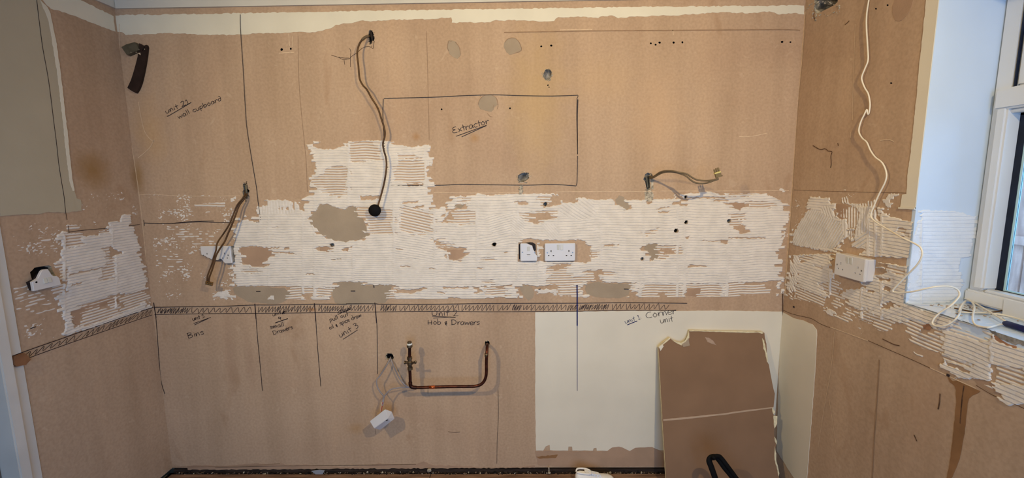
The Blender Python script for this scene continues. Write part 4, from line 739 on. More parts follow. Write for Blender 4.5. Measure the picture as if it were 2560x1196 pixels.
# top sash with its own deep frame
obj('sash_frame', bbox((XW + .013, -.702, ZT + .03), (XW + .0195, -.6985, ZH - .066)), M_GASK, win)
wbar(-.700, -.80, ZT + .032, ZH - .066, XF0 + .018, XF1 - .012, name='sash_frame')
wbar(-.80, -1.40, ZT + .032, ZT + .09, XF0 + .018, XF1 - .012, name='sash_frame'); wbar(-.80, -1.40, ZH - .12, ZH - .066, XF0 + .018, XF1 - .012, name='sash_frame')
wbar(-1.36, -1.44, ZT + .032, ZH - .066, XF0 + .018, XF1 - .012, name='sash_frame')
obj('pane', bbox((XG - .001, -.80, ZT + .09), (XG + .001, -1.36, ZH - .12)), M_GLASS, win); obj('pane', bbox((XG - .001, -1.5, ZT + .03), (XG + .001, YW1 + .05, ZH - .065)), M_GLASS, win)

# ------------------------------------------------------------------ door architrave and door at the far left
arch = bmesh.new()
box(arch, (XL - .1, YJ - .0005, 0), (XL + .004, -.612, 2.10)); box(arch, (XL - .1, -.612, 0), (XL + .018, -.650, 2.10))
bmesh.ops.bevel(arch, geom=[e for e in arch.edges if abs(e.verts[0].co.z - e.verts[1].co.z) > 1], offset=.004, segments=2, affect='EDGES')
arch = struct(obj('trim_5', arch, M_ARCH))
patch('notch_cut', 'L', arch, ZL((160, 905), (240, 880), (300, 862), (385, 955), (310, 1035), (250, 1045), (180, 1062), (140, 1040), (132, 960)), M_NWOOD, .0195, .8, 7, 111)
door = struct(obj('door_1', bbox((XL - .09, -.652, .01), (XL - .05, -1.45, 2.04), .003), M_DOOR))

# ------------------------------------------------------------------ drawn lines and handwriting
def stroke(bm, wall, pts, wid=1.6, off=.0014, smooth=True, taper=False):
    P = [FN[wall](x, y, off) for x, y in pts]
    if smooth and len(P) > 2: P = catmull(P, 4)
    sc_ = .00197
    ribbon(bm, P, NRM[wall], wid * sc_)
def lines(name, wall, parent, strokes, m, wid=1.6, off=.0014, label=None, smooth=True):
    bm = bmesh.new()
    for s in strokes: stroke(bm, wall, s, wid, off, smooth)
    o = obj(name, bm, m, parent)
    if label: o['label'] = label
    return o
G = {  # stroke letters: x-height 1, origin on the baseline; (advance, strokes)
 'a': (1.1, [[(.85, .85), (.45, 1), (.08, .6), (.15, .1), (.5, 0), (.85, .5), (.85, .9), (.88, .2), (1.05, 0)]]), 'b': (1.1, [[(.1, 1.9), (.12, 0), (.2, .7), (.6, .9), (.95, .5), (.6, .02), (.12, .1)]]),
 'c': (.95, [[(.85, .85), (.45, 1), (.08, .55), (.3, .05), (.85, .12)]]), 'd': (1.15, [[(.9, .75), (.5, .95), (.08, .5), (.4, 0), (.85, .3), (.95, 1.5), (.6, 1.9)]]),
 'e': (1.0, [[(.12, .5), (.85, .6), (.6, 1), (.2, .85), (.1, .3), (.45, 0), (.95, .15)]]), 'i': (.45, [[(.2, 1), (.22, 0)], [(.2, 1.35), (.24, 1.42)]]), 'l': (.5, [[(.2, 1.9), (.25, 0)]]),
 'm': (1.5, [[(.1, 1), (.12, 0), (.3, .85), (.6, .9), (.65, 0), (.85, .85), (1.15, .9), (1.25, 0)]]), 'n': (1.05, [[(.1, 1), (.12, 0), (.35, .85), (.7, .9), (.85, 0)]]),
 'o': (1.1, [[(.5, 1), (.1, .55), (.45, 0), (.9, .45), (.6, .98), (.4, 1)]]), 'p': (1.1, [[(.12, 1), (.14, -.8)], [(.14, .8), (.6, 1), (.95, .6), (.55, .1), (.14, .2)]]), 'r': (.85, [[(.12, 1), (.14, 0), (.2, .6), (.55, .98), (.85, .85)]]),
 's': (.9, [[(.8, .9), (.4, 1), (.15, .7), (.7, .4), (.6, .05), (.1, .05)]]), 't': (.8, [[(.4, 1.7), (.42, 0)], [(.05, 1), (.85, 1.05)]]), 'u': (1.1, [[(.1, 1), (.15, .15), (.5, 0), (.85, .4), (.88, 1), (.9, .1)]]),
 'w': (1.4, [[(.05, 1), (.3, 0), (.65, .8), (.95, 0), (1.3, 1)]]), 'x': (1.0, [[(.1, 1), (.5, .5), (.9, .02)], [(.9, 1), (.5, .5), (.1, 0)]]), 'B': (1.4, [[(.15, 1.7), (.15, 0)], [(0, 1.6), (.8, 1.6), (.9, 1.2), (.2, .9), (1.0, .75), (1.05, .2), (.15, 0)]]),
 'C': (1.4, [[(1.2, 1.4), (.6, 1.4), (.1, .8), (.4, .1), (1.25, .15)]]), 'D': (1.7, [[(.2, 1.4), (.25, 0)], [(0, 1.5), (.9, 1.5), (1.4, .9), (1, .15), (.1, 0)]]), 'E': (1.3, [[(1.1, 1.6), (.4, 1.5), (.3, 1), (.8, .85), (.2, .7), (.1, .2), (.6, 0), (1.1, .05)]]),
 'H': (1.5, [[(.15, 1.5), (.15, 0)], [(1.05, 1.4), (1.05, 0)], [(.0, .6), (1.2, .65)]]), 'U': (1.5, [[(.1, 1.4), (.15, .3), (.6, 0), (1.1, .3), (1.15, 1.4)]]), '1': (.8, [[(.1, 1.3), (.4, 1.7), (.42, 0)], [(.1, 0), (.8, .02)]]), '2': (1.3, [[(.1, 1.4), (.5, 1.75), (.9, 1.4), (.3, .1), (.1, 0), (1.2, .05)]]),
 '3': (1.1, [[(.1, 1.6), (.7, 1.7), (.8, 1.3), (.35, 1), (.95, .7), (.8, .1), (.2, 0)]]), '4': (1.1, [[(.3, 1.4), (.1, .7), (.9, .75)], [(.6, 1.3), (.6, -.1)]]), '5': (1.1, [[(.9, 1.5), (.3, 1.45), (.2, .9), (.8, .8), (.85, .2), (.1, 0)]]), '&': (1.0, [[(.8, .2), (.1, .6), (.6, 1), (.3, .1), (.7, -.2)], [(.5, 1.1), (.45, -.2)]]), ':': (.5, [[(.2, .8), (.25, .7)], [(.2, .2), (.25, .1)]]), ' ': (.8, []),
}
def write(text, wall, parent, p0, p1, xh, m, wid=1.5, under=(), off=.0018, label=None, uw=None):
    tot = sum(G[c][0] for c in text); dx, dy = p1[0] - p0[0], p1[1] - p0[1]; ln = math.hypot(dx, dy); s = ln / tot
    ux, uy = dx / ln, dy / ln; vx, vy = uy, -ux; bm = bmesh.new(); x = 0; rr = random.Random(text)
    for c in text:
        adv, st = G[c]; dyj = rr.uniform(-.06, .06)
        for g in st:
            stroke(bm, wall, [(p0[0] + ux * (x + q[0]) * s + vx * (q[1] + dyj) * xh, p0[1] + uy * (x + q[0]) * s + vy * (q[1] + dyj) * xh) for q in g], wid, off)
        x += adv
    for u_ in under: stroke(bm, wall, u_, uw or wid * 1.1, off, False)
    o = obj('handwriting', bm, m, parent); o['label'] = label or ('marker writing "%s"' % text); return o
WB = wall_back
write('unit 21', 'B', WB, (415, 284), (474, 259), 7.0, M_INK, 1.2, [[(417, 291), (421, 290), (455, 270), (478, 256)]])
write('wall cupboard', 'B', WB, (446, 297), (555, 250), 6.6, M_INK, 1.2)
write('Extractor', 'B', WB, (1132, 334), (1224, 309), 9, M_INK, 1.3, [[(1140, 341), (1216, 313.5)], [(1154, 342.5), (1216, 314)]])
write('unit 5', 'B', WB, (482, 803), (512, 794), 6, M_INK, 1.2, [[(484, 809.5), (527, 794)], [(486, 813), (520, 797)]])
write('Bins', 'B', WB, (470, 847), (511, 836), 8, M_INK, 1.3)
write('unit', 'B', WB, (682, 791.5), (704, 785), 5, M_INK, 1.1)
write('4', 'B', WB, (697, 801), (706, 798), 6, M_INK, 1.3, [[(688, 808), (719.5, 797)]], uw=1.9)
lines('scribbled_out_number', 'B', WB, [[(705, 786), (711, 780), (706, 781), (713, 779), (705, 784), (711, 784), (714, 783)]], M_INK, 1.6)
write('small', 'B', WB, (675, 823), (711, 816), 6, M_INK, 1.2)
write('Drawers', 'B', WB, (683, 838), (733, 822), 6.2, M_INK, 1.2)
write('pull out', 'B', WB, (825, 805), (872, 790), 6, M_INK, 1.2)
write('oil & spice draw', 'B', WB, (824, 825), (905, 791), 6, M_INK, 1.2)
write('unit 3', 'B', WB, (850, 845), (898, 819), 8, M_INK, 1.2, [[(857.5, 849), (894, 825.5)]])
lines('scribbled_out_number', 'B', WB, [[(844, 784), (850, 776), (852, 783), (857, 774), (859, 782), (863, 772), (866, 780), (871, 770), (869, 778), (877, 768)], [(844, 787), (860, 780), (877, 773)], [(846, 786), (862, 779), (878, 772)]], M_INK, 1.3)
write('Unit 2', 'B', WB, (1079, 790), (1147, 790), 8.5, M_INK, 1.2, [[(1080.6, 791), (1139, 794)], [(1083, 796), (1125, 793), (1139, 794)]])
write('Hob & Drawers', 'B', WB, (1069, 812), (1200, 812.5), 7.6, M_INK, 1.3)
write('unit 1:', 'B', WB, (1563, 809.5), (1605, 797), 6.4, M_BLUE, 1.1, [[(1568, 813), (1593, 803)]], off=.0024, uw=2.0)
write('Corner', 'B', WB, (1615, 797), (1692, 784), 10, M_INK, 1.3, off=.0024)
write('unit', 'B', WB, (1651, 809), (1684, 804), 9, M_INK, 1.2, off=.0024)
# worktop band
top = [(383, 769), (460, 767.5), (560, 766), (637, 763), (680, 763), (788, 761), (862, 761), (870, 760), (938, 760), (950, 761), (1060, 761.5), (1200, 759.5), (1293, 759), (1443, 758.5), (1560, 757), (1660, 758), (1718, 759)]
bot = [(386, 787), (510, 785), (637, 784), (788, 782.5), (938, 780.5), (1080, 779), (1240, 780), (1443, 778.5), (1560, 776.5), (1690, 777)]
def yat(l, x):
    for a, b in zip(l, l[1:]):
        if a[0] <= x <= b[0]: return a[1] + (b[1] - a[1]) * (x - a[0]) / (b[0] - a[0])
    return l[0][1] if x < l[0][0] else l[-1][1]
lines('worktop_line', 'B', WB, [top], M_INK, 1.5, .0034, 'upper drawn line of the worktop band'); lines('worktop_line', 'B', WB, [bot], M_INK, 1.4, .0016, 'lower drawn line of the worktop band')
z = []; rr = random.Random(5); seg = []
for (x0, x1, dx) in ((390, 470, 3.2), (472, 632, 9.5), (640, 780, 5), (792, 860, 4.6), (862, 932, 6), (948, 990, 4), (992, 1150, 7.5), (1150, 1235, 6.5), (1238, 1275, 7), (1278, 1300, 2.8), (1302, 1415, 7), (1416, 1440, 3.6), (1446, 1475, 2.6), (1476, 1520, 3.6), (1524, 1560, 6), (1560, 1668, 7.5)):
    x = x0; s = []; upf = True
    while x < x1:
        yt, yb2 = yat(top, x), yat(bot, x); k = rr.uniform(.08, .28)
        s.append((x + (7 if upf else 0) + rr.uniform(-1, 1), (yt + (yb2 - yt) * k) if upf else (yb2 - (yb2 - yt) * k * .7))); upf = not upf; x += dx * rr.uniform(.7, 1.2) * (.62 if upf else 1.0) + (0 if not upf else 0)
    seg.append(s)
lines('hatching', 'B', WB, seg, M_INK, 1.0, .0016, 'zigzag pen hatching filling the worktop band')
lines('unit_line', 'B', WB, [[(384, 757), (387, 775), (391, 810), (396, 880), (402, 950), (412, 986)]], M_INK, 1.5, .0016)
lines('unit_line', 'B', WB, [[(637, 760), (638, 775), (641, 810), (645, 860), (650, 910), (656, 978)]], M_INK, 1.4, .0016)
lines('unit_line', 'B', WB, [[(786, 759), (788, 780), (790, 810), (794, 870), (798, 920), (802, 967)]], M_INK, 1.4, .0016)
lines('unit_line', 'B', WB, [[(937, 757), (939, 780), (942, 810), (943, 870), (944, 936)]], M_INK, 1.4, .0016)
lines('unit_line', 'B', WB, [[(637, 760), (640, 798)], [(786, 759), (789.5, 804)], [(937, 757), (941.5, 808)], [(384, 758), (390, 795)]], M_INK, 2.3, .0015)
lines('unit_line', 'B', WB, [[(1442.5, 713), (1443, 735), (1443, 757)], [(1443, 757), (1443, 815)]], M_BLUE, 3.0, .0034, 'blue unit line'); lines('unit_line', 'B', WB, [[(1443, 812), (1443, 900), (1443, 978)]], M_BLUE, 1.4, .0022)
lines('pencil_line', 'B', WB, [[(600.5, 36), (601, 70), (604, 120), (608, 180), (613, 270), (617, 320), (626, 380), (636, 440), (641, 470), (645, 505), (650, 540), (650, 554), (640, 556)]], M_INK, 1.2, .0038)
lines('extractor_outline', 'B', WB, [[(960, 246), (1080, 243), (1140, 240), (1190, 238), (1240, 237), (1300, 239), (1380, 240), (1445, 238)], [(1446, 239), (1442, 247)], [(958, 247), (957, 290), (959, 330), (963, 390), (975, 440), (978, 460)], [(976, 464), (1060, 463.5), (1110, 463), (1150, 461), (1230, 462), (1320, 463), (1380, 461), (1430, 464), (1441, 463), (1443, 440), (1444, 390)]], M_INK, 1.3, .0036, 'drawn outline of the extractor')
lines('extractor_outline', 'B', WB, [[(1443, 247), (1442, 290), (1443, 330), (1444, 386)], [(1445, 249), (1443.5, 300), (1444, 384)]], M_INK, 1.6, .0018)
lines('dimension_line', 'B', WB, [[(361, 558), (400, 559), (450, 558), (500, 555), (540, 557), (583, 557)], [(359, 550), (361, 565)], [(430, 559), (480, 554), (535, 553)]], M_INK, 1.3, .0016)
lines('level_mark', 'B', WB, [[(877, 728), (888, 728)], [(640, 729), (651, 729)], [(1082, 728), (1097, 728)], [(1560, 723), (1572, 723.5)], [(934, 713), (935, 720)], [(1346, 724), (1352, 723)]], M_INK, 2.0, .0038)
WLF = wall_left
lines('pencil_line', 'L', WLF, [[(92, 0), (96, 35), (101, 75), (107, 120), (118, 180), (125, 226), (134, 300), (141, 355), (147, 410), (154, 455), (160, 490), (164, 528), (168, 550)], [(171, 565), (173, 582)]], M_INK, 1.1, .0030)
lines('dimension_line', 'L', WLF, [[(172, 581), (200, 577), (268, 571)], [(268, 571), (310, 566), (350, 562)]], M_INK, 1.1, .0042)
tl = [(385, 768.4), (330, 786), (281, 803), (241, 817), (200, 831), (155, 847), (100, 866), (58, 881), (28, 892)]; bl = [(380, 788), (251, 832), (155, 865.5), (63, 899)]
lines('worktop_line', 'L', WLF, [tl], M_INK, 1.5, .0046); lines('worktop_line', 'L', WLF, [bl], M_INK, 1.3, .0016)
tl2, bl2 = tl[::-1], bl[::-1]; seg = []
for (x0, x1, dx) in ((56, 150, 12), (150, 200, 11), (205, 262, 8), (262, 330, 6), (330, 378, 7)):
    x = x0; s = []; upf = False
    while x < x1:
        yt, yb2 = yat(tl2, x), yat(bl2, x); k = rr.uniform(.08, .25); s.append((x + (12 if upf else 0), (yt + (yb2 - yt) * k - (3 if upf else 0)) if upf else (yb2 - (yb2 - yt) * k))); upf = not upf; x += dx * rr.uniform(.6, 1.0)
    seg.append(s)
lines('hatching', 'L', WLF, seg, M_INK, 1.0, .0018, 'zigzag pen hatching filling the worktop band')
lines('level_mark', 'L', WLF, [[(76, 822), (90, 817.5)]], M_INK, 1.8, .0014)
# pale scrim joints, scratches and cracks
lines('board_joint', 'B', WB, [[(1066, 78), (1068, 140), (1071, 260), (1073, 350)], [(745, 90), (747, 200), (755, 300), (765, 400), (768, 480)]], mat('dark_tan_line', (158, 126, 98), .85, .1, 30), .8, .0012)  # darker tan for seams, paper edges, cracks and streaks
lines('pale_scratch', 'B', WB, [[(346, 255), (352, 290), (362, 330), (380, 352), (386, 350)], [(384, 352), (372, 372), (345, 395)], [(298, 60), (300, 170), (308, 250), (322, 330), (335, 400), (352, 520), (366, 660)]], M_PALE, 1.3, .0012)
lines('pale_scratch', 'B', WB, [[(722, 84), (724, 115)], [(697, 133), (735, 131)], [(732, 90), (731, 118)], [(1400, 75), (1480, 74)], [(1682, 74), (1683, 88)], [(1848, 342), (1880, 341), (1918, 333)]], M_PALE, 1.6, .0012)
lines('paper_edge', 'B', WB, [[(346, 488), (380, 486), (440, 490), (520, 491), (600, 490)], [(1084, 482), (1200, 483), (1300, 482)], [(1390, 480), (1490, 479), (1600, 479), (1640, 480)], [(1650, 478), (1800, 478), (1972, 477)]], M_PALE, 1.3, .0013)
lines('paper_edge', 'B', WB, [[(1260, 81), (1500, 77), (1660, 76), (1950, 74), (2000, 76)], [(430, 1169), (600, 1166), (700, 1160)]], mat('dark_tan_line', (150, 116, 88)), 2.2, .0012)
lines('crack', 'B', WB, [[(828, 138), (845, 143), (858, 149), (868, 148), (874, 146), (880, 140), (892, 132), (905, 121), (915, 117), (925, 117), (933, 121), (932, 104)], [(846, 143), (860, 145), (872, 145)], [(874, 121), (877, 130), (876, 142), (876, 168)], [(860, 150), (862, 162)]], M_DKSC, .9, .0013)
lines('crack', 'B', WB, [[(1195, 262), (1200, 248), (1212, 238.5), (1228, 237.5), (1241, 246), (1245, 262), (1243, 273)], [(1218, 283), (1225, 291), (1231, 292)], [(1202, 237), (1202, 243)], [(1235, 262), (1232, 270)]], mat('dark_tan_line', (0, 0, 0)), 1.0, .0020)
lines('crack', 'B', WB, [[(1262, 106), (1270, 97), (1285, 95), (1297, 104), (1304, 122), (1300, 128), (1286, 133)], [(1121, 103), (1119, 118), (1122, 128)], [(1138, 105), (1148, 118), (1151, 136)], [(1121, 101), (1127, 103), (1131, 102)]], mat('dark_tan_line', (0, 0, 0)), 1.0, .0020)
lines('crack', 'B', WB, [[(1245, 975), (1246, 1040), (1243, 1100), (1242, 1160)], [(1120, 1080), (1135, 1082), (1150, 1081)], [(1070, 975), (1070, 985)], [(538, 1170), (700, 1166), (900, 1164), (1040, 1162)]], M_DKSC, .9, .0020)
M_DKR = mat('brown_crack_soft', (112, 80, 58), .9, .3, 60)
RWL = wall_right
lines('crack', 'R', RWL, [[(2036, 20), (2034, 40), (2037, 48)], [(2112, 62), (2118, 57), (2123, 52)], [(2032, 364), (2050, 374), (2062, 372), (2070, 378)], [(2070, 378), (2080, 380), (2077, 390), (2078, 410), (2076, 420)], [(2094, 358), (2096, 365)], [(2206, 848), (2222, 856), (2235, 862), (2249, 865)], [(2350, 985), (2348, 1010), (2345, 1024)], [(2285, 1088), (2292, 1104)], [(1959, 124), (1959, 124)], [(2410, 965), (2405, 1000), (2400, 1060)]], M_DKR, 1.8, .0013)
lines('worktop_edge', 'R', RWL, [[(1958, 776), (1976, 784), (1998, 790), (2028, 797), (2050, 810), (2075, 820)], [(2170, 852), (2215, 872), (2275, 898), (2325, 921)], [(2440, 964), (2480, 988), (2520, 1004), (2560, 1022)]], M_DKR, 1.1, .0013)
lines('worktop_edge', 'R', RWL, [[(2075, 818), (2130, 838), (2170, 853)], [(2325, 920), (2395, 952), (2440, 972)]], M_PALE, 1.6, .0014)
lines('level_mark', 'R', RWL, [[(1982, 767), (1986, 768.5)], [(2366, 937), (2374, 941)]], M_INK, 4., .002)
lines('paper_edge', 'R', RWL, [[(1985, 475), (2060, 478), (2180, 481), (2265, 483)]], M_DKR, .6, .0013)
lines('scrim_joint', 'R', RWL, [[(2012, 30), (2003, 160), (1994, 250), (1986, 370), (1979, 480), (1971, 600), (1962, 740)]], M_PALE, 6., .0011)
lines('pale_scratch', 'R', RWL, [[(2138, 60), (2133, 200), (2131, 300)], [(2086, 830), (2078, 920), (2062, 1010), (2045, 1120)], [(2073, 1000), (2090, 1110)], [(2127, 330), (2127, 345)], [(2200, 352), (2220, 349), (2235, 354)]], M_PALE, 1.2, .0012)
lines('streak', 'R', RWL, [[(2198, 900), (2192, 1000), (2185, 1100), (2180, 1200)]], mat('dark_tan_line', (0, 0, 0)), 2.5, .0011)
# right hand corner tick marks, drip lines on the lower plaster
lines('pencil_line', 'B', WB, [[(1957, 730), (1957, 790)]], M_DKSC, 1.6, .0042)
# crumbled plaster round the bigger knocked holes
def crumbs(wall, parent, cx, cy, rx, ry, n, seed, size=.0035, m=M_RUB, off=.001):
    rr = random.Random(seed); bm = bmesh.new()
    for _ in range(n):
        a = rr.uniform(0, 6.28); k = rr.uniform(.85, 1.25); p = FN[wall](cx + math.cos(a) * rx * k, cy + math.sin(a) * ry * k, off)
        s = size * rr.uniform(.5, 1.3); mt = Matrix.Translation(p) @ Matrix.Rotation(rr.uniform(0, 6), 4, Vector((rr.random(), rr.random(), rr.random() + .1)).normalized()) @ Matrix.Diagonal((s, s * .7, s * .5, 1))
        bmesh.ops.create_icosphere(bm, subdivisions=1, radius=1, matrix=mt)
    o = obj('plaster_crumbs', bm, m, parent); o['kind'] = 'stuff'; return o
crumbs('B', WB, 1368, 187, 11, 14, 26, 1); crumbs('B', WB, 1309, 444, 16, 12, 34, 2); crumbs('B', WB, 1620, 458, 9, 22, 40, 3); crumbs('B', WB, 974, 893, 10, 9, 20, 4); crumbs('B', WB, 1219, 860, 7, 8, 14, 5, .003)
crumbs('B', WB, 614, 478, 8, 20, 22, 6, .003, M_HOLE); crumbs('B', WB, 1302, 474, 4, 11, 20, 7, .005); crumbs('R', RWL, 2060, 22, 34, 16, 60, 8, .0035); crumbs('B', WB, 929, 95, 7, 18, 16, 9, .003, M_HOLE); crumbs('R', RWL, 2036, 40, 5, 10, 10, 10, .005)
patch('chased_strip', 'B', WB, [(1300, 463), (1307, 462), (1306, 475), (1302, 488), (1297, 487), (1299, 474)], M_RUB, .003, .7, 4, 121)
patch('chased_strip', 'B', WB, [(1611, 478), (1626, 474), (1632, 482), (1634, 492), (1632, 502), (1620, 505), (1612, 500)], M_RUB, .0012, 1, 5, 122)
patch('chased_strip', 'B', WB, [(1627, 448), (1634, 447), (1633, 462), (1634, 474), (1627, 474)], M_RUB, .0012, .7, 5, 123)

# ------------------------------------------------------------------ sockets and switches
def flat_panel(fr, outline, holes, t0, t1, m, name, parent, bev=.0016):
    bm = bmesh.new(); c = Vector((sum(p[0] for p in outline) / len(outline), sum(p[1] for p in outline) / len(outline)))
    ins = [((p[0] - c.x) * (1 - bev / .04) + c.x, (p[1] - c.y) * (1 - bev / .035) + c.y) for p in outline]
    top = [bm.verts.new(fr(a, b, t1)) for a, b in ins]; mid = [bm.verts.new(fr(a, b, t1 - bev)) for a, b in outline]; low = [bm.verts.new(fr(a, b, t0)) for a, b in outline]
    hl = [[bm.verts.new(fr(a, b, t1)) for a, b in h] for h in holes]
    nn = (fr(0, 0, 1) - fr(0, 0, 0))
    for f in fill_loops(bm, [top] + hl):
        f.normal_update()
        if f.normal.dot(nn) < 0: f.normal_flip()
    n = len(outline)
    for A_, B_ in ((top, mid), (mid, low)):
        for i in range(n): bm.faces.new((A_[i], A_[(i + 1) % n], B_[(i + 1) % n], B_[i]))
    for h, pts in zip(hl, holes):
        lo = [bm.verts.new(fr(a, b, t1 - .005)) for a, b in pts]; k = len(h)
        for i in range(k): bm.faces.new((h[i], h[(i + 1) % k], lo[(i + 1) % k], lo[i]))
    fill_loops(bm, [low])
    return obj(name, bm, m, parent)
def rect(cx, cy, w_, h_): return [(cx - w_ / 2, cy - h_ / 2), (cx + w_ / 2, cy - h_ / 2), (cx + w_ / 2, cy + h_ / 2), (cx - w_ / 2, cy + h_ / 2)]
def rrect(w_, h_, r=.005, k=4):
    o = []
    for sx, sy, a0 in ((1, 1, 0), (-1, 1, 90), (-1, -1, 180), (1, -1, 270)):
        for i in range(k + 1):
            a = math.radians(a0 + 90 * i / k); o.append((sx * (w_ / 2 - r) + r * math.cos(a), sy * (h_ / 2 - r) + r * math.sin(a)))
    return o
def fbox(fr, cx, cy, w_, h_, t0, t1, m, name, parent, bev=0., tilt=0.):
    bm = bmesh.new(); v = []
    for (a, b) in rect(cx, cy, w_, h_): v.append((bm.verts.new(fr(a, b, t0)), bm.verts.new(fr(a, b, t1 + (tilt if b > cy else -tilt)))))
    for i in range(4): bm.faces.new((v[i][0], v[(i + 1) % 4][0], v[(i + 1) % 4][1], v[i][1]))
    bm.faces.new([x[1] for x in v]); bm.faces.new([x[0] for x in v][::-1]); bmesh.ops.recalc_face_normals(bm, faces=bm.faces[:])
    if bev: bmesh.ops.bevel(bm, geom=bm.edges[:], offset=bev, segments=1, affect='EDGES')
    return obj(name, bm, m, parent)
def socket(name, label, origin, nrm, proud, outline, kind, box_m, box_out=None, rot=0., group=None, box_from=0.):
    fr0 = frame(origin, nrm); cr, sr = math.cos(rot), math.sin(rot)
    fr = lambda a, b, c: fr0(a * cr - b * sr, a * sr + b * cr, c)
    t = thing(name, label, 'socket' if kind != 'switch' else 'switch', tuple(fr(0, 0, 0)), group)
    T0, T1 = proud, proud + .0095; holes = []; screws = []
    from mathutils.geometry import intersect_point_tri_2d
    def inn(p): return bool(inside(np.array([p[0]]), np.array([p[1]]), outline)[0])
    if kind == 'double':
        for s in (-.0425, .0425):
            holes += [rect(s, .0055, .0045, .0085), rect(s - .0113, -.0165, .0068, .0045), rect(s + .0113, -.0165, .0068, .0045)]
        screws = [(-.0603, -.002), (.0603, -.002)]
    if kind == 'spur': holes = [rect(0, -.0125, .017, .0022)]; screws = [(-.0295, 0), (.0295, -.002)]
    if kind == 'switch2': holes = [ [(-.052 + .004 * math.cos(a), .004 * math.sin(a)) for a in [i * math.pi / 4 for i in range(8)]] ]
    holes = [h for h in holes if all(inn(p) for p in h)]
    flat_panel(fr, outline, holes, T0, T1, M_WHITE, 'face_plate', t)
    for h in holes:
        cx = sum(p[0] for p in h) / len(h); cy = sum(p[1] for p in h) / len(h); fbox(fr, cx, cy, max(p[0] for p in h) - min(p[0] for p in h) + .001, max(p[1] for p in h) - min(p[1] for p in h) + .001, T1 - .0062, T1 - .0048, M_BLACK, 'pin_hole', t)
    for (a, b) in screws:
        if inn((a, b)):
            bm = bmesh.new(); lathe(bm, [(.0033, 0), (.0033, .0006), (.0026, .001)], fr(a, b, T1 - .0002), Vector(nrm), 12); obj('screw', bm, M_SCREW, t)
    if box_m is not None:
        bo = box_out or [(p[0] * .955, p[1] * .955) for p in outline]
        flat_panel(fr, bo, [], box_from, T0, box_m, 'back_box', t)
    return t, fr, T1
# double socket in the middle of the back wall
oc = B(1400, 631, .018); oc.y = 0
t, fr, T1 = socket('double_socket', 'complete white double socket with grey rocker switches, right of the cracked single switch', oc, (0, -1, 0), .008, rrect(.146, .086), 'double', M_WHITE)
fbox(fr, -.0085, .024, .0115, .025, T1 - .001, T1 + .0018, M_SWITCH, 'switch', t, .0005, .0012); fbox(fr, .0085, .024, .0115, .025, T1 - .001, T1 + .0018, M_SWITCH, 'switch', t, .0005, -.0012)
# fused spur with its broken corner
os_ = B(1321.5, 631, .018); os_.y = 0
t, fr, T1 = socket('fused_spur', 'white single fused switch, top right corner snapped off, left of the complete socket', os_, (0, -1, 0), .010,
   [(-.0385, .041), (-.037, .043), (-.012, .043), (-.002, .040), (.010, .034), (.018, .031), (.020, .022), (.024, .010), (.029, .003), (.030, -.004), (.034, -.010), (.0385, -.016), (.041, -.020), (.041, -.040), (.038, -.043), (-.037, -.043), (-.040, -.040), (-.040, .038)], 'spur', M_WHITE, [(-.038, .040), (-.012, .041), (.0, .036), (.016, .026), (.02, .008), (.028, -.006), (.036, -.018), (.038, -.04), (-.038, -.04)])
fbox(fr, 0, .0165, .013, .022, T1 - .001, T1 + .0018, M_SWITCH, 'switch', t, .0005, .0012); fbox(fr, .000, -.0175, .026, .0065, T1 - .001, T1 + .0007, M_WHITE, 'fuse_carrier', t, .0003)
bm = bmesh.new(); bo_ = [fr(a, b, .0016) for a, b in ((-.046, .034), (-.042, .041), (.006, .046), (.02, .045), (.034, .036), (.036, .008), (.03, .0), (.0, -.0), (-.04, -.038), (-.046, -.034))]; bm = slab(bo_, (0, -1, 0), .0006); o = obj('broken_cavity', bm, M_DARKB, t)
# broken double socket on the left of the back wall
ob = B(540, 637.5, .02); ob.y = 0
t, fr, T1 = socket('double_socket', 'white double socket snapped along its lower edge, behind the hanging brown cable pair', ob, (0, -1, 0), .012,
   [(-.073, .040), (-.070, .043), (.070, .043), (.073, .040), (.0745, -.038), (.072, -.0425), (.043, -.0425), (.034, -.033), (.026, -.020), (.016, -.020), (.006, -.027), (-.008, -.026), (-.013, -.022), (-.024, -.022), (-.036, -.015), (-.042, -.014), (-.052, -.006), (-.072, .002)], 'double', M_GREYR, [(-.071, .040), (.0745, .040), (.078, .036), (.079, -.038), (.05, -.041), (.036, -.033), (.03, -.03), (-.03, -.03), (-.05, -.012), (-.068, .002)])
fbox(fr, -.0085, .024, .0115, .024, T1 - .001, T1 + .0012, M_WHITE, 'switch', t, .0004, .0008); fbox(fr, .0085, .024, .0115, .024, T1 - .001, T1 + .0012, M_WHITE, 'switch', t, .0004, -.0008)
bm = slab([fr(a, b, .001) for a, b in ((-.05, 0), (.05, 0), (.045, -.030), (.02, -.028), (-.03, -.028), (-.05, -.02))], (0, -1, 0), .0006); obj('broken_cavity', bm, M_DARKB, t)
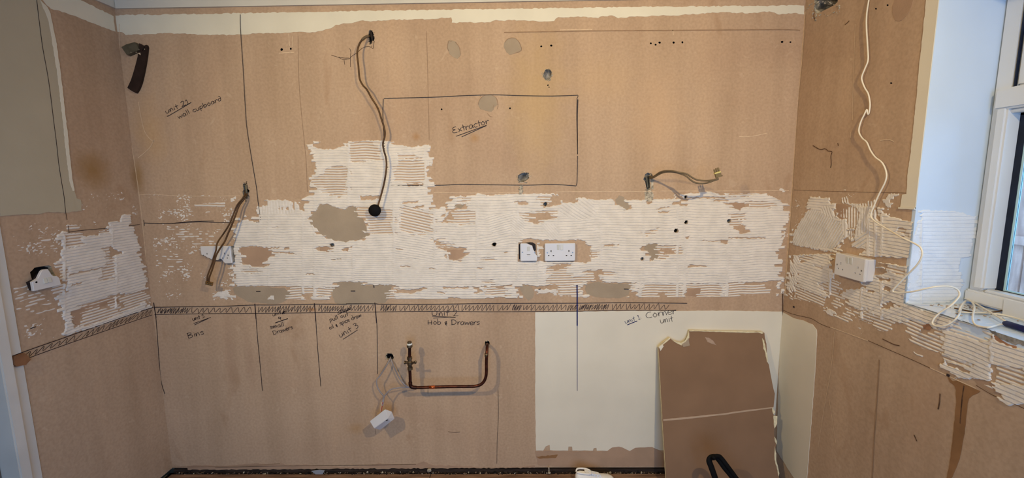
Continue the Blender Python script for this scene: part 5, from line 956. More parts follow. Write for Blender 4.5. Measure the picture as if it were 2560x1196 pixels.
# broken switch on the left wall
ol = L(116, 700, .026); ol.x = XL
t, fr, T1 = socket('double_light_switch', 'broken white two-gang switch on the left wall, its upper corners snapped away', ol, (1, 0, 0), .018,
   [(-0.0031, 0.0404), (0.0101, 0.0396), (0.0156, 0.0258), (0.0203, 0.0146), (0.0265, 0.0086), (0.0374, 0.0069), (0.0456, -0.0034), (0.0488, -0.0292), (0.0452, -0.0318), (-0.0452, -0.0327), (-0.0484, -0.0310), (-0.0488, 0.0034), (-0.0437, 0.0052), (-0.0281, 0.0120), (-0.0203, 0.0241), (-0.0140, 0.0344), (-0.0078, 0.0396)], 'none', M_DARKB, [(-0.0468, 0.0017), (-0.0406, -0.0310), (0.0437, -0.0310), (0.0437, 0.0000), (0.0234, 0.0069), (0.0078, 0.0258), (-0.0078, 0.0258), (-0.0234, 0.0086)])
for a in (-.0065, .0075): fbox(fr, a, -.002, .0125, .020, T1 - .001, T1 + .0028, M_SWITCH, 'switch', t, .0006, -.0016)
bm = bmesh.new(); lathe(bm, [(.0036, 0), (.0036, .0006)], fr(-.036, -.001, T1 - .0001), (1, 0, 0), 12); obj('screw_hole', bm, M_BLACK, t)
# socket on the right wall on a surface box
orr = RW(2122, 668, .040); orr.x = XR
t, fr, T1 = socket('double_socket', 'white double socket on a raised box on the right wall', orr, (-1, 0, 0), .030, rrect(.148, .086), 'double', M_WHITE)
fbox(fr, -.0085, .024, .0115, .025, T1 - .001, T1 + .0018, M_SWITCH, 'switch', t, .0005, .0012); fbox(fr, .0085, .024, .0115, .025, T1 - .001, T1 + .0018, M_SWITCH, 'switch', t, .0005, .0012)

# ------------------------------------------------------------------ cables
def cpath(spec): return [FN[s[0]](s[1], s[2], s[3]) for s in spec]
def cable(name, label, spec, m, rad, group=None, parts=None, flat=None, sub=6):
    P = cpath(spec); t = thing(name, label, 'cable', tuple(P[0]), group)
    bm = bmesh.new(); tube(bm, catmull(P, sub), rad, 8, flat=flat); obj('sheath', bm, m, t, True); return t, P
# long brown cable with the black round end
t, P = cable('hanging_cable', 'long brown cable hanging from a high hole, ending in a black disc',
  [('B', 930, 90, -.03), ('B', 924, 91, .0), ('B', 914, 92, .02), ('B', 904, 101, .030), ('B', 896, 117, .036), ('B', 893, 136, .040), ('B', 896, 165, .042), ('B', 899, 196, .044), ('B', 907, 213, .046), ('B', 917, 224, .046), ('B', 928, 244, .046), ('B', 944, 270, .044), ('B', 953, 296, .042), ('B', 961, 322, .040), ('B', 962, 340, .038), ('B', 957.5, 358, .036), ('B', 959, 374, .034), ('B', 965, 396, .033), ('B', 966, 420, .033), ('B', 961, 455, .034), ('B', 953, 487, .036), ('B', 945, 514, .038)], M_BCAB, .0040)
# taped thicker start
bm = bmesh.new(); tube(bm, catmull(cpath([('B', 921, 90, .012), ('B', 913, 93, .021), ('B', 905, 100, .030)]), 5), [.0058] * 10 + [.0045], 8); obj('outer_sheath', bm, M_TCAB, t, True)
bm = bmesh.new(); c0 = B(937, 526.5, .038); lathe(bm, [(.002, -.014), (.020, -.013), (.027, -.008), (.0290, 0), (.0275, .008), (.022, .013), (.012, .015), (.001, .0155)], c0, (0, -1, 0), 28); o = obj('round_end', bm, M_BLACK, t, True); o['label'] = 'black round cable end'
bm = bmesh.new(); tube(bm, catmull(cpath([('B', 927, 76, -.012), ('B', 929, 90, .004), ('B', 931, 102, -.004), ('B', 929, 110, -.01)]), 5), .0055, 8, flat=((0, 1, 0), .5)); o = obj('grey_conduit_strip', bm, M_DARKB, t, True)
# twin cable beside the broken socket
g = [[('B', 612, 476, -.02), ('B', 613, 484, .012), ('B', 606, 497, .028), ('B', 594, 512, .036), ('B', 584, 535, .044), ('B', 574, 560, .05), ('B', 560, 583, .054), ('B', 548, 600, .056), ('B', 542, 612, .058), ('B', 540, 626, .058), ('B', 534, 644, .06), ('B', 530, 660, .062), ('B', 524, 676, .064), ('B', 519, 690, .066), ('B', 518, 703, .066)],
     [('B', 615, 478, -.02), ('B', 616, 486, .014), ('B', 610, 498, .030), ('B', 598, 514, .040), ('B', 590, 535, .048), ('B', 580, 562, .054), ('B', 570, 585, .058), ('B', 562, 604, .060), ('B', 550, 622, .062), ('B', 540, 640, .066), ('B', 536, 656, .068), ('B', 530, 676, .070), ('B', 524, 692, .070), ('B', 522, 704, .069)]]
t, P = cable('hanging_cable', 'pair of brown cables hanging before the snapped double socket, ending in terminals', g[0], M_BCAB, .0036)
bm = bmesh.new(); tube(bm, catmull(cpath(g[1]), 6), .0040, 8); obj('sheath', bm, M_BCAB, t, True)
bm = bmesh.new(); tube(bm, catmull(cpath([('B', 615, 462, .004), ('B', 616, 480, .010), ('B', 616, 496, .004)]), 5), .0052, 8); obj('outer_sheath', bm, M_STEEL, t, True)
def term_block(t, c, u, v, n, k, m, cell=.008):
    for i in range(k):
        fr = frame(c + u * (i - (k - 1) / 2) * cell, n, u)
        bm = bmesh.new(); vv = []
        for (a, b, d) in ((-.0036, -.009, 0), (.0036, -.009, 0), (.0036, .009, 0), (-.0036, .009, 0)): vv.append((bm.verts.new(fr(a, b, -.005)), bm.verts.new(fr(a * .9, b * .95, .005))))
        for q in range(4): bm.faces.new((vv[q][0], vv[(q + 1) % 4][0], vv[(q + 1) % 4][1], vv[q][1]))
        bm.faces.new([x[1] for x in vv]); bm.faces.new([x[0] for x in vv][::-1]); bmesh.ops.recalc_face_normals(bm, faces=bm.faces[:])
        bmesh.ops.bevel(bm, geom=bm.edges[:], offset=.0008, segments=1, affect='EDGES'); obj('terminal', bm, m, t)
        for s in (-.0045, .0045):
            bm = bmesh.new(); lathe(bm, [(.0024, 0), (.0024, .002), (.0014, .0021), (.0014, .0008)], fr(0, s, .0048), n, 10); obj('terminal_screw', bm, M_STEEL if s < 0 else M_BRASS, t)
u_ = (B(532, 706, .069) - B(516, 714, .069)).normalized() if 0 else Vector((.95, 0, -.25)).normalized()
term_block(t, B(523, 709, .069), u_, None, Vector((0, -1, 0)), 4, M_GOLD, .0085)
# cable with connector to the right
g1 = [('B', 1622, 438, -.02), ('B', 1630, 443, .02), ('B', 1638, 439, .05), ('B', 1650, 431, .085), ('B', 1664, 427.5, .11), ('B', 1682, 428, .13), ('B', 1700, 432, .145), ('B', 1716, 435, .155), ('B', 1727, 442, .16), ('B', 1740, 449, .165), ('B', 1756, 452, .17), ('B', 1772, 452, .172), ('B', 1784, 450, .174), ('B', 1796, 446, .175)]
g2 = [('B', 1622, 444, -.02), ('B', 1628, 446, .02), ('B', 1636, 443, .046), ('B', 1650, 435, .08), ('B', 1664, 430.5, .105), ('B', 1684, 430.5, .127), ('B', 1702, 435, .142), ('B', 1716, 441, .152), ('B', 1726, 450, .158), ('B', 1738, 457, .162), ('B', 1752, 459, .166), ('B', 1768, 457.5, .170), ('B', 1784, 452, .173), ('B', 1796, 448, .175)]
t, P = cable('projecting_cable', 'taupe twin cable arching out of a chased hole to a cream and olive connector block', g1, M_TCAB, .0036)
bm = bmesh.new(); tube(bm, catmull(cpath(g2), 6), .0036, 8); obj('sheath', bm, M_TCAB, t, True)
cc = B(1794, 436, .175); uu = Vector((.95, 0, .3)).normalized(); vv = Vector((-.3, 0, .95)).normalized(); n_ = Vector((0, -1, 0))
fr = frame(cc, n_, uu)
fbox(fr, .001, -.004, .024, .018, -.006, .006, M_TERM2, 'connector_body', t, .001); fbox(fr, .0, .007, .026, .006, -.0065, .0072, M_TERM, 'connector_band', t, .0006)
for i in range(3): fbox(fr, -.009 + i * .009, .018 - (.002 if i == 0 else 0), .0055, .018, -.004, .004, M_TERM2, 'connector_prong', t, .0012)
fbox(fr, .015, -.012, .005, .004, -.003, .003, M_BCAB, 'connector_clip', t, .0005)
bm = bmesh.new(); tube(bm, catmull(cpath([('B', 1616, 441, -.004), ('B', 1618, 455, -.006), ('B', 1620, 470, -.008)]), 5), .0055, 8, flat=((0, 1, 0), .5)); obj('grey_conduit_strip', bm, M_STEEL, t, True)
# grey flex pair into the white junction box
a_ = [('B', 977, 893, -.02), ('B', 975, 898, .02), ('B', 966, 915, .04), ('B', 950, 940, .05), ('B', 942, 950, .055), ('B', 943, 966, .06), ('B', 950, 980, .062), ('B', 958, 990, .065), ('B', 959, 1003, .07), ('B', 956, 1015, .075)]
b_ = [('B', 977, 895, -.02), ('B', 978, 901, .018), ('B', 986, 920, .025), ('B', 998, 945, .028), ('B', 1009, 960, .030), ('B', 1018, 967, .032), ('B', 1024, 969, .034)]
c_ = [('B', 1022, 970, .034), ('B', 1010, 969, .038), ('B', 990, 971, .048), ('B', 978, 974, .055), ('B', 969, 981, .062), ('B', 962, 990, .066), ('B', 957, 1002, .070), ('B', 955, 1012, .074)]
t, P = cable('grey_flex', 'pair of grey cables looping from a knocked hole down to the white junction box', a_, M_GCAB, .0033)
for q in (b_, c_):
    bm = bmesh.new(); tube(bm, catmull(cpath(q), 6), .0034, 8); obj('sheath', bm, M_GCAB, t, True)
bm = bmesh.new(); tube(bm, catmull(cpath([('B', 957, 1006, .074), ('B', 955, 1018, .076), ('B', 953, 1030, .078)]), 4), .0019, 6); obj('red_core', bm, M_RED, t, True)
bm = bmesh.new(); tube(bm, catmull(cpath([('B', 955, 1006, .075), ('B', 952.5, 1018, .077), ('B', 952, 1030, .078)]), 4), .0017, 6); obj('bare_core', bm, M_PALE, t, True)
# junction box: oblong with clipped ends
jb = thing('junction_box', 'white rectangular junction box hanging tilted from the grey cables below the copper pipe', 'junction box', tuple(B(955, 1065, .08)))
ax = (B(989, 1035, .10) - B(938, 1069, .10)); ln = ax.length; ax.normalize()
J = lambda x, y, off: B(x, y, off)
front = [(924, 1055), (962, 1024.5), (978, 1029), (970, 1047), (938, 1074), (933, 1067)]
f3 = [J(924, 1055, .105), J(962, 1024, .105), J(971, 1048, .118), J(938, 1074, .118), J(932, 1066, .112)]
bm = bmesh.new()
top_ = [J(924.5, 1054, .112), J(963, 1024, .112), J(970, 1047, .118), J(935, 1072, .118)]      # big face towards the room
end_ = [J(963, 1024, .112), J(981, 1029, .090), J(987, 1046, .080), J(970, 1047, .118)]
tv = [bm.verts.new(p) for p in top_]; ev1 = bm.verts.new(J(980, 1030, .088)); ev2 = bm.verts.new(J(987, 1047, .078)); ev3 = bm.verts.new(J(977, 1055, .098)); bt = bm.verts.new(J(950, 1076, .085)); tl_ = bm.verts.new(J(930, 1052, .075)); tr_ = bm.verts.new(J(964, 1026, .072))
bm.faces.new((tv[0], tv[1], tv[2], tv[3])); bm.faces.new((tv[1], ev1, ev2, ev3, tv[2])); bm.faces.new((tv[2], ev3, bt, tv[3])); bm.faces.new((ev3, ev2, bt)); bm.faces.new((tv[0], tl_, tr_, tv[1])); bm.faces.new((tv[1], tr_, ev1)); bm.faces.new((tv[0], tv[3], bt, tl_)); bm.faces.new((tl_, bt, ev2, ev1, tr_))
bmesh.ops.recalc_face_normals(bm, faces=bm.faces[:]); bmesh.ops.bevel(bm, geom=bm.edges[:], offset=.0016, segments=2, affect='EDGES'); obj('box_shell', bm, M_WHITE, jb)
bm = bmesh.new(); lathe(bm, [(.006, 0), (.006, .002), (.003, .0022)], J(967, 1051, .112), (.3, -.6, -.7), 12); obj('cord_grip', bm, M_DARKB, jb)
bm = bmesh.new(); tube(bm, cpath([('B', 938, 1074, .108), ('B', 939, 1087, .108)]), .0007, 6); obj('loose_wire', bm, M_DKSC, jb)

# white cable on the right wall running on to the sill
wsp = [('R', 2196, -330, .007), ('R', 2186, -160, .007), ('R', 2174, -14, 0.0060), ('R', 2172, 0, 0.0060), ('R', 2167, 33, 0.0110), ('R', 2166, 66, 0.0130), ('R', 2169, 117, 0.0130), ('R', 2170, 150, 0.0130), ('R', 2163, 170, 0.0140), ('R', 2155, 190, 0.0150), ('R', 2155, 202, 0.0140), ('R', 2162, 220, 0.0110), ('R', 2171, 236, 0.0090), ('R', 2175, 262, 0.0080), ('R', 2172, 284, 0.0060), ('R', 2169, 284, 0.0070),
  ('R', 2167, 274, 0.0110), ('R', 2160, 288, 0.0130), ('R', 2152, 305, 0.0150), ('R', 2147, 328, 0.0160), ('R', 2155, 345, 0.0160), ('R', 2167, 356, 0.0160), ('R', 2176, 376, 0.0160), ('R', 2188, 393, 0.0170), ('R', 2206, 408, 0.0180), ('R', 2216, 433, 0.0190), ('R', 2213, 455, 0.0200), ('R', 2198, 485, 0.0210), ('R', 2187, 510, 0.0220), ('R', 2178, 534, 0.0230), ('R', 2179, 545, 0.0240), ('R', 2192, 557, 0.0250),
  ('R', 2220, 574, 0.0260), ('R', 2254, 594, .056), ('R', 2290, 611, .058), ('R', 2303, 622, .058), ('R', 2305, 640, .058), ('R', 2292, 664, .058), ('R', 2262, 694, .058), ('R', 2238, 719, .060), ('R', 2232, 728, .060), ('R', 2242, 732, .058), ('R', 2280, 730, .052), ('R', 2316, 722, .040), ('R', 2345, 717, .020), ('R', 2375, 717, -.010), ('R', 2394, 725, -.03),
  ('R', 2399, 738, -.03), ('R', 2390, 752, -.014), ('R', 2374, 767, .004), ('R', 2352, 781, .014), ('R', 2337, 795, .022), ('R', 2331, 807, .026), ('R', 2337, 815, .028), ('R', 2358, 816, .026), ('R', 2380, 806, .018), ('R', 2396, 790, .004), ('S', 2402, 775, .006), ('S', 2407, 763, .014), ('S', 2414, 753, .014), ('S', 2408, 759, .02), ('S', 2401, 770, .014), ('S', 2398, 780, .005)]
t, P = cable('white_cable', 'long white cable winding down the right wall and spilling over the window sill in loops', wsp, M_WCAB, .0026, sub=5)
for q in ([('S', 2398, 780, .005), ('S', 2420, 782, .005), ('S', 2480, 784, .005), ('S', 2534, 794, .005), ('S', 2600, 816, .005)],
          [('S', 2376, 744, .006), ('S', 2367, 739, .008), ('S', 2374, 735.5, .01), ('S', 2388, 737, .012), ('S', 2400, 743, .012), ('S', 2418, 749, .016), ('S', 2430, 756, .018), ('S', 2436, 768, .018), ('S', 2433, 786, .014), ('S', 2432, 800, .008), ('R', 2438, 812, .004), ('R', 2455, 818, .008), ('R', 2475, 819, .006), ('S', 2494, 814, .005), ('S', 2514, 811, .005), ('S', 2534, 814, .005), ('S', 2600, 830, .005)],
          [('S', 2376, 744, .006), ('S', 2395, 742, .01), ('S', 2410, 746, .012), ('S', 2440, 760, .012), ('S', 2474, 780, .012), ('S', 2514, 804, .01)]):
    bm = bmesh.new(); tube(bm, catmull(cpath(q), 6), .0026, 8); obj('sheath', bm, M_WCAB, t, True)
bm = bmesh.new(); tube(bm, catmull([S(2386, 771, .004), S(2420, 778, .004), S(2445, 782, .004), S(2480, 781, .004), S(2505, 777, .008), S(2516, 775, .012)], 6), .0022, 8); o = tag(obj('thin_lead', bm, M_BCAB, None, True), 'thin brown lead lying across the sill under the white cable loops', 'cable')
# pen / blue-black handle at the end of the sill
bm = bmesh.new(); p0, p1 = S(2511, 808, .009), S(2600, 836, .009); tube(bm, [p0, p0 + (p1 - p0) * .04, p0 + (p1 - p0) * .06, p1], [.006, .007, .0085, .0085], 14); tag(obj('marker_pen', bm, mat('navy_plastic', (24, 28, 78), .35, .1, 20), None, True), 'navy blue marker pen lying on the window sill among the white cable', 'pen')
# white plastic box behind
bm = bmesh.new(); q0 = S(2516, 783, .0); fr = frame(q0, (0, 0, 1), (0, -1, 0))
o = fbox(fr, .09, -.012, .16, .028, .0, .05, M_UPVC, 'white_box', None, .002); tag(o, 'white plastic box standing against the window frame at the end of the sill', 'box')
# rubble crumbs on the sill
rr = random.Random(31); bm = bmesh.new()
for _ in range(150):
    y = rr.uniform(.66, 1.25); x = rr.uniform(XR + .03, XW - .005) if rr.random() < .5 else XW - abs(rr.gauss(0, .03)) - .004; s = rr.uniform(.0015, .0055)
    bmesh.ops.create_icosphere(bm, subdivisions=1, radius=1, matrix=Matrix.Translation((x, -y, ZS + s * .4)) @ Matrix.Rotation(rr.uniform(0, 6), 4, 'Z') @ Matrix.Diagonal((s, s * .7, s * .5, 1)))
o = obj('sill_rubble', bm, [mat('brown_rubble', (196, 172, 150), .9, .3, 40)], None); o['kind'] = 'stuff'; tag(o, 'brown and white plaster rubble scattered along the window sill', 'rubble')

# ------------------------------------------------------------------ copper gas pipe with valve
pp = .085
pv = thing('gas_pipe', 'dark copper pipe bending out of the back wall to an upright isolating valve', 'pipe', tuple(B(1120, 985, pp)))
path = [B(1218, 862, -.03), B(1218, 861, .0), B(1218, 862, .03), B(1218, 866, .055), B(1217.5, 874, .072), B(1217, 886, pp), B(1216, 905, pp), B(1216, 930, pp), B(1214.5, 943, pp), B(1210, 954, pp), B(1202, 962, pp), B(1190, 966, pp), B(1175, 967, pp), B(1120, 967.5, pp), B(1040, 970, pp), B(1033, 969.5, pp), B(1028, 967, pp), B(1026, 962, pp), B(1025.5, 950, pp), B(1025, 935, pp), B(1024, 920, pp), B(1024, 880, pp), B(1024, 863, pp)]
def run(name, pts, r, m, sub=4, seg=14, parent=pv): bm = bmesh.new(); tube(bm, catmull(pts, sub), r, seg); return obj(name, bm, m, parent, True)
run('pipe_run', path, .0074, M_COP); run('pipe_joint', [B(1216, 884, pp), B(1216, 892, pp)], .0088, M_BRASS); run('elbow', [B(1041, 970, pp), B(1034, 969.5, pp), B(1028, 967, pp), B(1026, 962, pp), B(1025.8, 956, pp)], .0092, M_COP); run('bright_band', [B(1073, 968.9, pp), B(1088, 968.4, pp)], .0077, M_COPB)
c = B(1024.5, 908, pp)
bm = bmesh.new(); lathe(bm, [(.009, -.034), (.0125, -.034), (.0128, -.022), (.0095, -.020), (.0095, -.012), (.013, -.009), (.0135, .006), (.0095, .010), (.0095, .016), (.0125, .018), (.0128, .030), (.009, .031)], c, (0, 0, 1), 8); obj('valve_body', bm, M_BRASS, pv)
run('valve_spindle', [c + Vector((-.024, 0, .002)), c + Vector((-.018, 0, .002)), c + Vector((.012, 0, .0))], .006, M_BRASS); bm = bmesh.new(); lathe(bm, [(.004, 0), (.0085, .001), (.0085, .006), (.004, .008)], c + Vector((-.027, 0, .002)), (1, 0, 0), 12); obj('spindle_nut', bm, M_BRASS, pv)
bm = bmesh.new(); tube(bm, catmull([c + Vector((.010, -.004, 0)), c + Vector((.020, -.010, .005)), c + Vector((.030, -.014, .009)), c + Vector((.036, -.015, .009))], 4), [.005] * 5 + [.006] * 3 + [.008] * 4 + [.006], 10, flat=((0, 1, 0), .55)); obj('valve_lever', bm, M_BRASS, pv, True)
c = B(1024, 866, pp)
bm = bmesh.new(); lathe(bm, [(.0125, -.006), (.0135, -.004), (.0135, .006), (.0115, .008)], c, (0, 0, 1), 10); obj('compression_nut', bm, M_BRASS, pv)
bm = bmesh.new(); lathe(bm, [(.0115, .007), (.0128, .008), (.0125, .014), (.010, .015)], c, (0, 0, 1), 18); obj('thread_tape', bm, M_PTFE, pv)
bm = bmesh.new(); lathe(bm, [(.0095, .014), (.0105, .015), (.0105, .022), (.0085, .024)], c, (0, 0, 1), 10); obj('end_cap', bm, M_BRASS, pv)

# ------------------------------------------------------------------ grey clip with the dark curved strip, top left
cs = thing('conduit_offcut', 'dark curved strip with a grey metal clip, high near the left corner', 'bracket', tuple(B(340, 230, 0)))
bm = slab([B(x, y, .001) for x, y in [(366, 116), (371, 114), (373, 120), (371, 140), (367, 165), (362, 190), (357, 210), (351, 225), (345, 234), (332, 227), (324, 221), (333, 202), (340, 180), (346, 158), (350, 142), (351, 125)]], (0, -1, 0), .012, bottom=True); obj('curved_strip', bm, M_STRIP, cs)
bm = slab([B(x, y, .0) for x, y in [(313, 121), (326, 114), (346, 109), (353, 118), (357, 128), (345, 133), (327, 141), (320, 131)]], (0, -1, 0), .02, bottom=True); obj('metal_clip', bm, M_STEEL, cs)
bm = slab([B(x, y, .004) for x, y in [(353, 110), (360, 114), (366, 120), (360, 130), (355, 128)]], (0, -1, 0), .012, bottom=True); obj('clip_tongue', bm, M_STRIP, cs)
bm = slab([B(x, y, .0) for x, y in [(350, 135), (357, 134), (358, 140)]], (0, -1, 0), .014, bottom=True); obj('torn_paper', bm, M_PALE, cs)
for (x, y) in ((327, 131), (340, 131), (347, 124), (361, 123)):
    bm = bmesh.new(); lathe(bm, [(.0028, 0), (.0028, .0006), (.0018, .001)], B(x, y, .0202), (0, -1, 0), 10); obj('rivet', bm, M_SCREW, cs)

# ------------------------------------------------------------------ plasterboard offcut leaning in the corner
zt_, yb_ = .772, -.17
def PB(px, py, off=0.):     # leaning plane through (y=-.016,z=zt) and (y=yb,z=0)
    n = Vector((0, -zt_, yb_ + .016)); n = Vector((0, -(zt_), -(yb_ + .016) * -1)).normalized()
    d = Vector((0, (yb_ + .016), -zt_)).normalized(); n = Vector((1, 0, 0)).cross(d); n = n if n.y < 0 else -n
    r = Vector(BW @ np.array([px - CX, py - CY, FPX])); o = Vector(CAM); p0 = Vector((0, -.016, zt_)) + n * off
    return o + r * ((p0 - o).dot(n) / r.dot(n)), n
pb_px = [(1646, 868), (1656, 858), (1674, 844), (1677, 848), (1684, 854), (1701, 861), (1713, 857), (1719, 846), (1722, 826), (1780, 828), (1850, 829), (1905, 830), (1911, 833), (1912, 845), (1916, 860), (1918, 905), (1922, 912), (1926, 935), (1931, 960), (1937, 985), (1936, 1000), (1934, 1018), (1930, 1019), (1938, 1031), (1933, 1037), (1943, 1043), (1942, 1060), (1935, 1076), (1936, 1092), (1942, 1104), (1940, 1116), (1937, 1125), (1938, 1145), (1942, 1165), (1946, 1180), (1950, 1210), (1956, 1262), (1668, 1262), (1665, 1196), (1659, 1100), (1652, 980), (1648, 900)]
pbt = thing('plasterboard_offcut', 'brown-grey plasterboard offcut leaning on the cream painted wall in the right corner', 'board', (.95, -.1, 0))
pts = []; 
for x, y in rough_px(pb_px, .5, 12, 77):
    p, n = PB(x, y); pts.append(p)
minz = min(p.z for p in pts)
for p in pts:
    if p.z < .02: p.z = .004
pn = n
bm = bmesh.new(); bm = slab([p - pn * .0125 for p in pts], pn, .0125, bm, bottom=True, mi=0, mi_side=1)
for f in bm.faces:
    f.normal_update()
    if abs(f.normal.dot(pn)) < .5: f.material_index = 1
obj('board', bm, [M_BOARD, M_CORE], pbt)
def pbslab(name, px, m, t=.0008, amp=.6, seed=1, step=5):
    t += (seed % 17) * 3e-5; q = rough_px(px, amp, step, seed); obj(name, slab([PB(x, y)[0] for x, y in q], pn, t), m, pbt)
pbslab('scored_joint', [(1658, 1049), (1700, 1045), (1800, 1035), (1880, 1024), (1933, 1018), (1933, 1021), (1880, 1028), (1800, 1039), (1700, 1050), (1658, 1053)], mat('score_line', (186, 158, 132), .9, .05, 20), .001, .3, 3, 9)
pbslab('torn_core', [(1905, 846), (1910, 852), (1913, 868), (1917, 885), (1919, 903), (1917, 906), (1914, 892), (1913, 882), (1908, 872), (1907, 860)], M_CORE, .0016, .7, 4)
pbslab('torn_core', [(1930, 1019), (1938, 1031), (1933, 1036), (1930, 1028)], M_CORE, .0018, .5, 5); pbslab('torn_core', [(1933, 1040), (1943, 1041), (1942, 1060), (1936, 1072), (1934, 1060)], M_CORE, .0018, .5, 6)
pbslab('torn_core', [(1936, 1092), (1942, 1104), (1941, 1112), (1937, 1104)], M_CORE, .0016, .4, 7); pbslab('torn_core', [(1937, 1116), (1940, 1135), (1940, 1150), (1944, 1165), (1948, 1184), (1946, 1192), (1942, 1172), (1936, 1150), (1936, 1130)], M_CORE, .0016, .5, 8)
pbslab('torn_core', [(1646, 868), (1674, 844), (1676, 847), (1656, 864), (1648, 872)], M_CORE, .0012, .3, 9); pbslab('torn_core', [(1678, 848), (1686, 853), (1702, 858), (1712, 852), (1720, 838), (1722, 828), (1723, 845), (1714, 858), (1703, 864), (1690, 858)], M_CORE, .0014, .4, 10)
pbslab('torn_paper_flap', [(1704, 861), (1714, 855), (1721, 846), (1724, 864), (1708, 868)], M_FIL, .0022, .4, 11); pbslab('torn_paper_flap', [(1648, 868), (1656, 862), (1659, 866), (1651, 878)], M_MAG, .0012, .3, 12)
pbslab('plaster_dust', [(1762, 843), (1772, 845), (1782, 852), (1791, 864), (1780, 860), (1768, 855)], mat('dust_smear', (176, 148, 126), .95, .08, 40), .0004, .8, 13)
pbslab('torn_core', [(1722, 826), (1780, 828), (1850, 829), (1905, 830), (1908, 834), (1904, 835), (1895, 832), (1870, 833), (1820, 831), (1780, 830), (1740, 829), (1724, 829)], M_CORE, .0012, .4, 14)

# ------------------------------------------------------------------ black rubber loop in front of the board
hl = thing('black_hose_loop', 'folded loop of thick black tubing standing in front of the plasterboard offcut', 'tubing', (1.0, -.45, 0))
def HB(x, y, d): return plane(x, y, 1, -d)
pth = [HB(1812, 1290, .34), HB(1800, 1240, .33), HB(1789, 1200, .32), HB(1778, 1168, .31), HB(1773, 1154, .305), HB(1776, 1146, .30), HB(1783, 1143, .30), HB(1791, 1144, .30), HB(1799, 1152, .302), HB(1812, 1170, .31), HB(1830, 1192, .32), HB(1865, 1240, .34), HB(1890, 1280, .35)]
bm = bmesh.new(); tube(bm, catmull(pth, 6), .0125, 12, flat=((0, 1, 0), .7)); obj('tube', bm, M_BLACK, hl, True)
pth = [HB(1783, 1147, .325), HB(1786, 1142.5, .315), HB(1795, 1141, .31), HB(1803, 1146, .31), HB(1820, 1168, .32), HB(1842, 1198, .33), HB(1880, 1250, .35)]
bm = bmesh.new(); tube(bm, catmull(pth, 6), .0095, 12, flat=((0, 1, 0), .7)); obj('tube', bm, M_BLACK, hl, True)

# ------------------------------------------------------------------ white trainer on the floor by the gap
def shoe(label, origin, ang, sc_=1.):
    t = thing('trainer', label, 'shoe', tuple(origin)); ca, sa = math.cos(ang), math.sin(ang)
    def P_(x, y, z): return Vector(origin) + Vector((x * ca - y * sa, x * sa + y * ca, z)) * sc_
    secs = [(-.135, .020, .070, .030), (-.120, .034, .098, .02), (-.095, .039, .100, .02), (-.060, .040, .092, .02), (-.030, .041, .082, .02), (.0, .043, .074, .02), (.03, .045, .066, .02), (.06, .047, .058, .02), (.09, .046, .052, .02), (.115, .038, .046, .02), (.132, .022, .036, .022)]
    bm = bmesh.new(); rings = []; K = 16
    for (x, w_, h_, z0) in secs:
        ring = []
        for k in range(K):
            a = 2 * math.pi * k / K; cy, sz = math.cos(a), math.sin(a)
            yy_ = w_ * (abs(cy) ** .75) * (1 if cy > 0 else -1); zz = (z0 + h_) / 2 + (h_ - z0) / 2 * (abs(sz) ** .8) * (1 if sz > 0 else -1)
            if sz > 0: yy_ *= 1 - .42 * sz
            ring.append(bm.verts.new(P_(x, yy_, zz)))
        rings.append(ring)
    for i in range(len(rings) - 1):
        for k in range(K): bm.faces.new((rings[i][k], rings[i][(k + 1) % K], rings[i + 1][(k + 1) % K], rings[i + 1][k]))
    bm.faces.new(rings[0][::-1]); bm.faces.new(rings[-1]); bmesh.ops.recalc_face_normals(bm, faces=bm.faces[:]); bmesh.ops.subdivide_edges(bm, edges=bm.edges[:], cuts=1, smooth=.6, use_grid_fill=True)
    obj('upper', bm, M_SHOE, t, True)
    out = []
    for (x, w_) in [(-.14, .012), (-.13, .030), (-.10, .041), (-.05, .042), (0, .045), (.05, .050), (.09, .049), (.12, .038), (.138, .018)]: out.append((x, w_))
    ol_ = [(x, w_) for x, w_ in out] + [(x, -w_) for x, w_ in out[::-1]]
    bm = slab([P_(x, y, 0.0005) for x, y in ol_], (0, 0, 1), .026 * sc_, bottom=True); obj('sole', bm, M_SHOES, t)
    bm = bmesh.new(); tube(bm, catmull([P_(x, y, z_) for x, y, z_ in [(-.128, 0, .102), (-.115, .022, .106), (-.07, .028, .100), (-.035, .02, .092), (-.03, 0, .092), (-.035, -.02, .092), (-.07, -.028, .100), (-.115, -.022, .106)]], 4, True) , .006 * sc_, 8, cap=True); obj('collar', bm, M_SHOE, t, True)
    bm = slab([P_(x, y, z_) for x, y, z_ in [(-.07, -.016, .096), (-.05, -.017, .091), (-.02, -.016, .081), (.03, -.012, .067), (.03, .012, .067), (-.02, .016, .081), (-.05, .017, .091), (-.07, .016, .096)]], (0, 0, 1), .008 * sc_, bottom=True); obj('tongue', bm, M_SHOE, t)
    for i in range(5):
        x = -.045 + i * .019; z_ = .096 - i * .0066
        for s in (-1, 1):
            bm = bmesh.new(); tube(bm, catmull([P_(x, -s * .024, z_ - .012), P_(x + .004, 0, z_ + .001), P_(x + .010, s * .024, z_ - .014)], 4), .0026 * sc_, 8); obj('lace', bm, M_LACE, t, True)
    return t
shoe('laced white trainer on the floorboards below the magnolia paint', (.366, -.09, .001), math.radians(6), .72)
shoe('white trainer with only its tip showing, left of the laced one', (.262, -.235, .001), math.radians(92), .72)

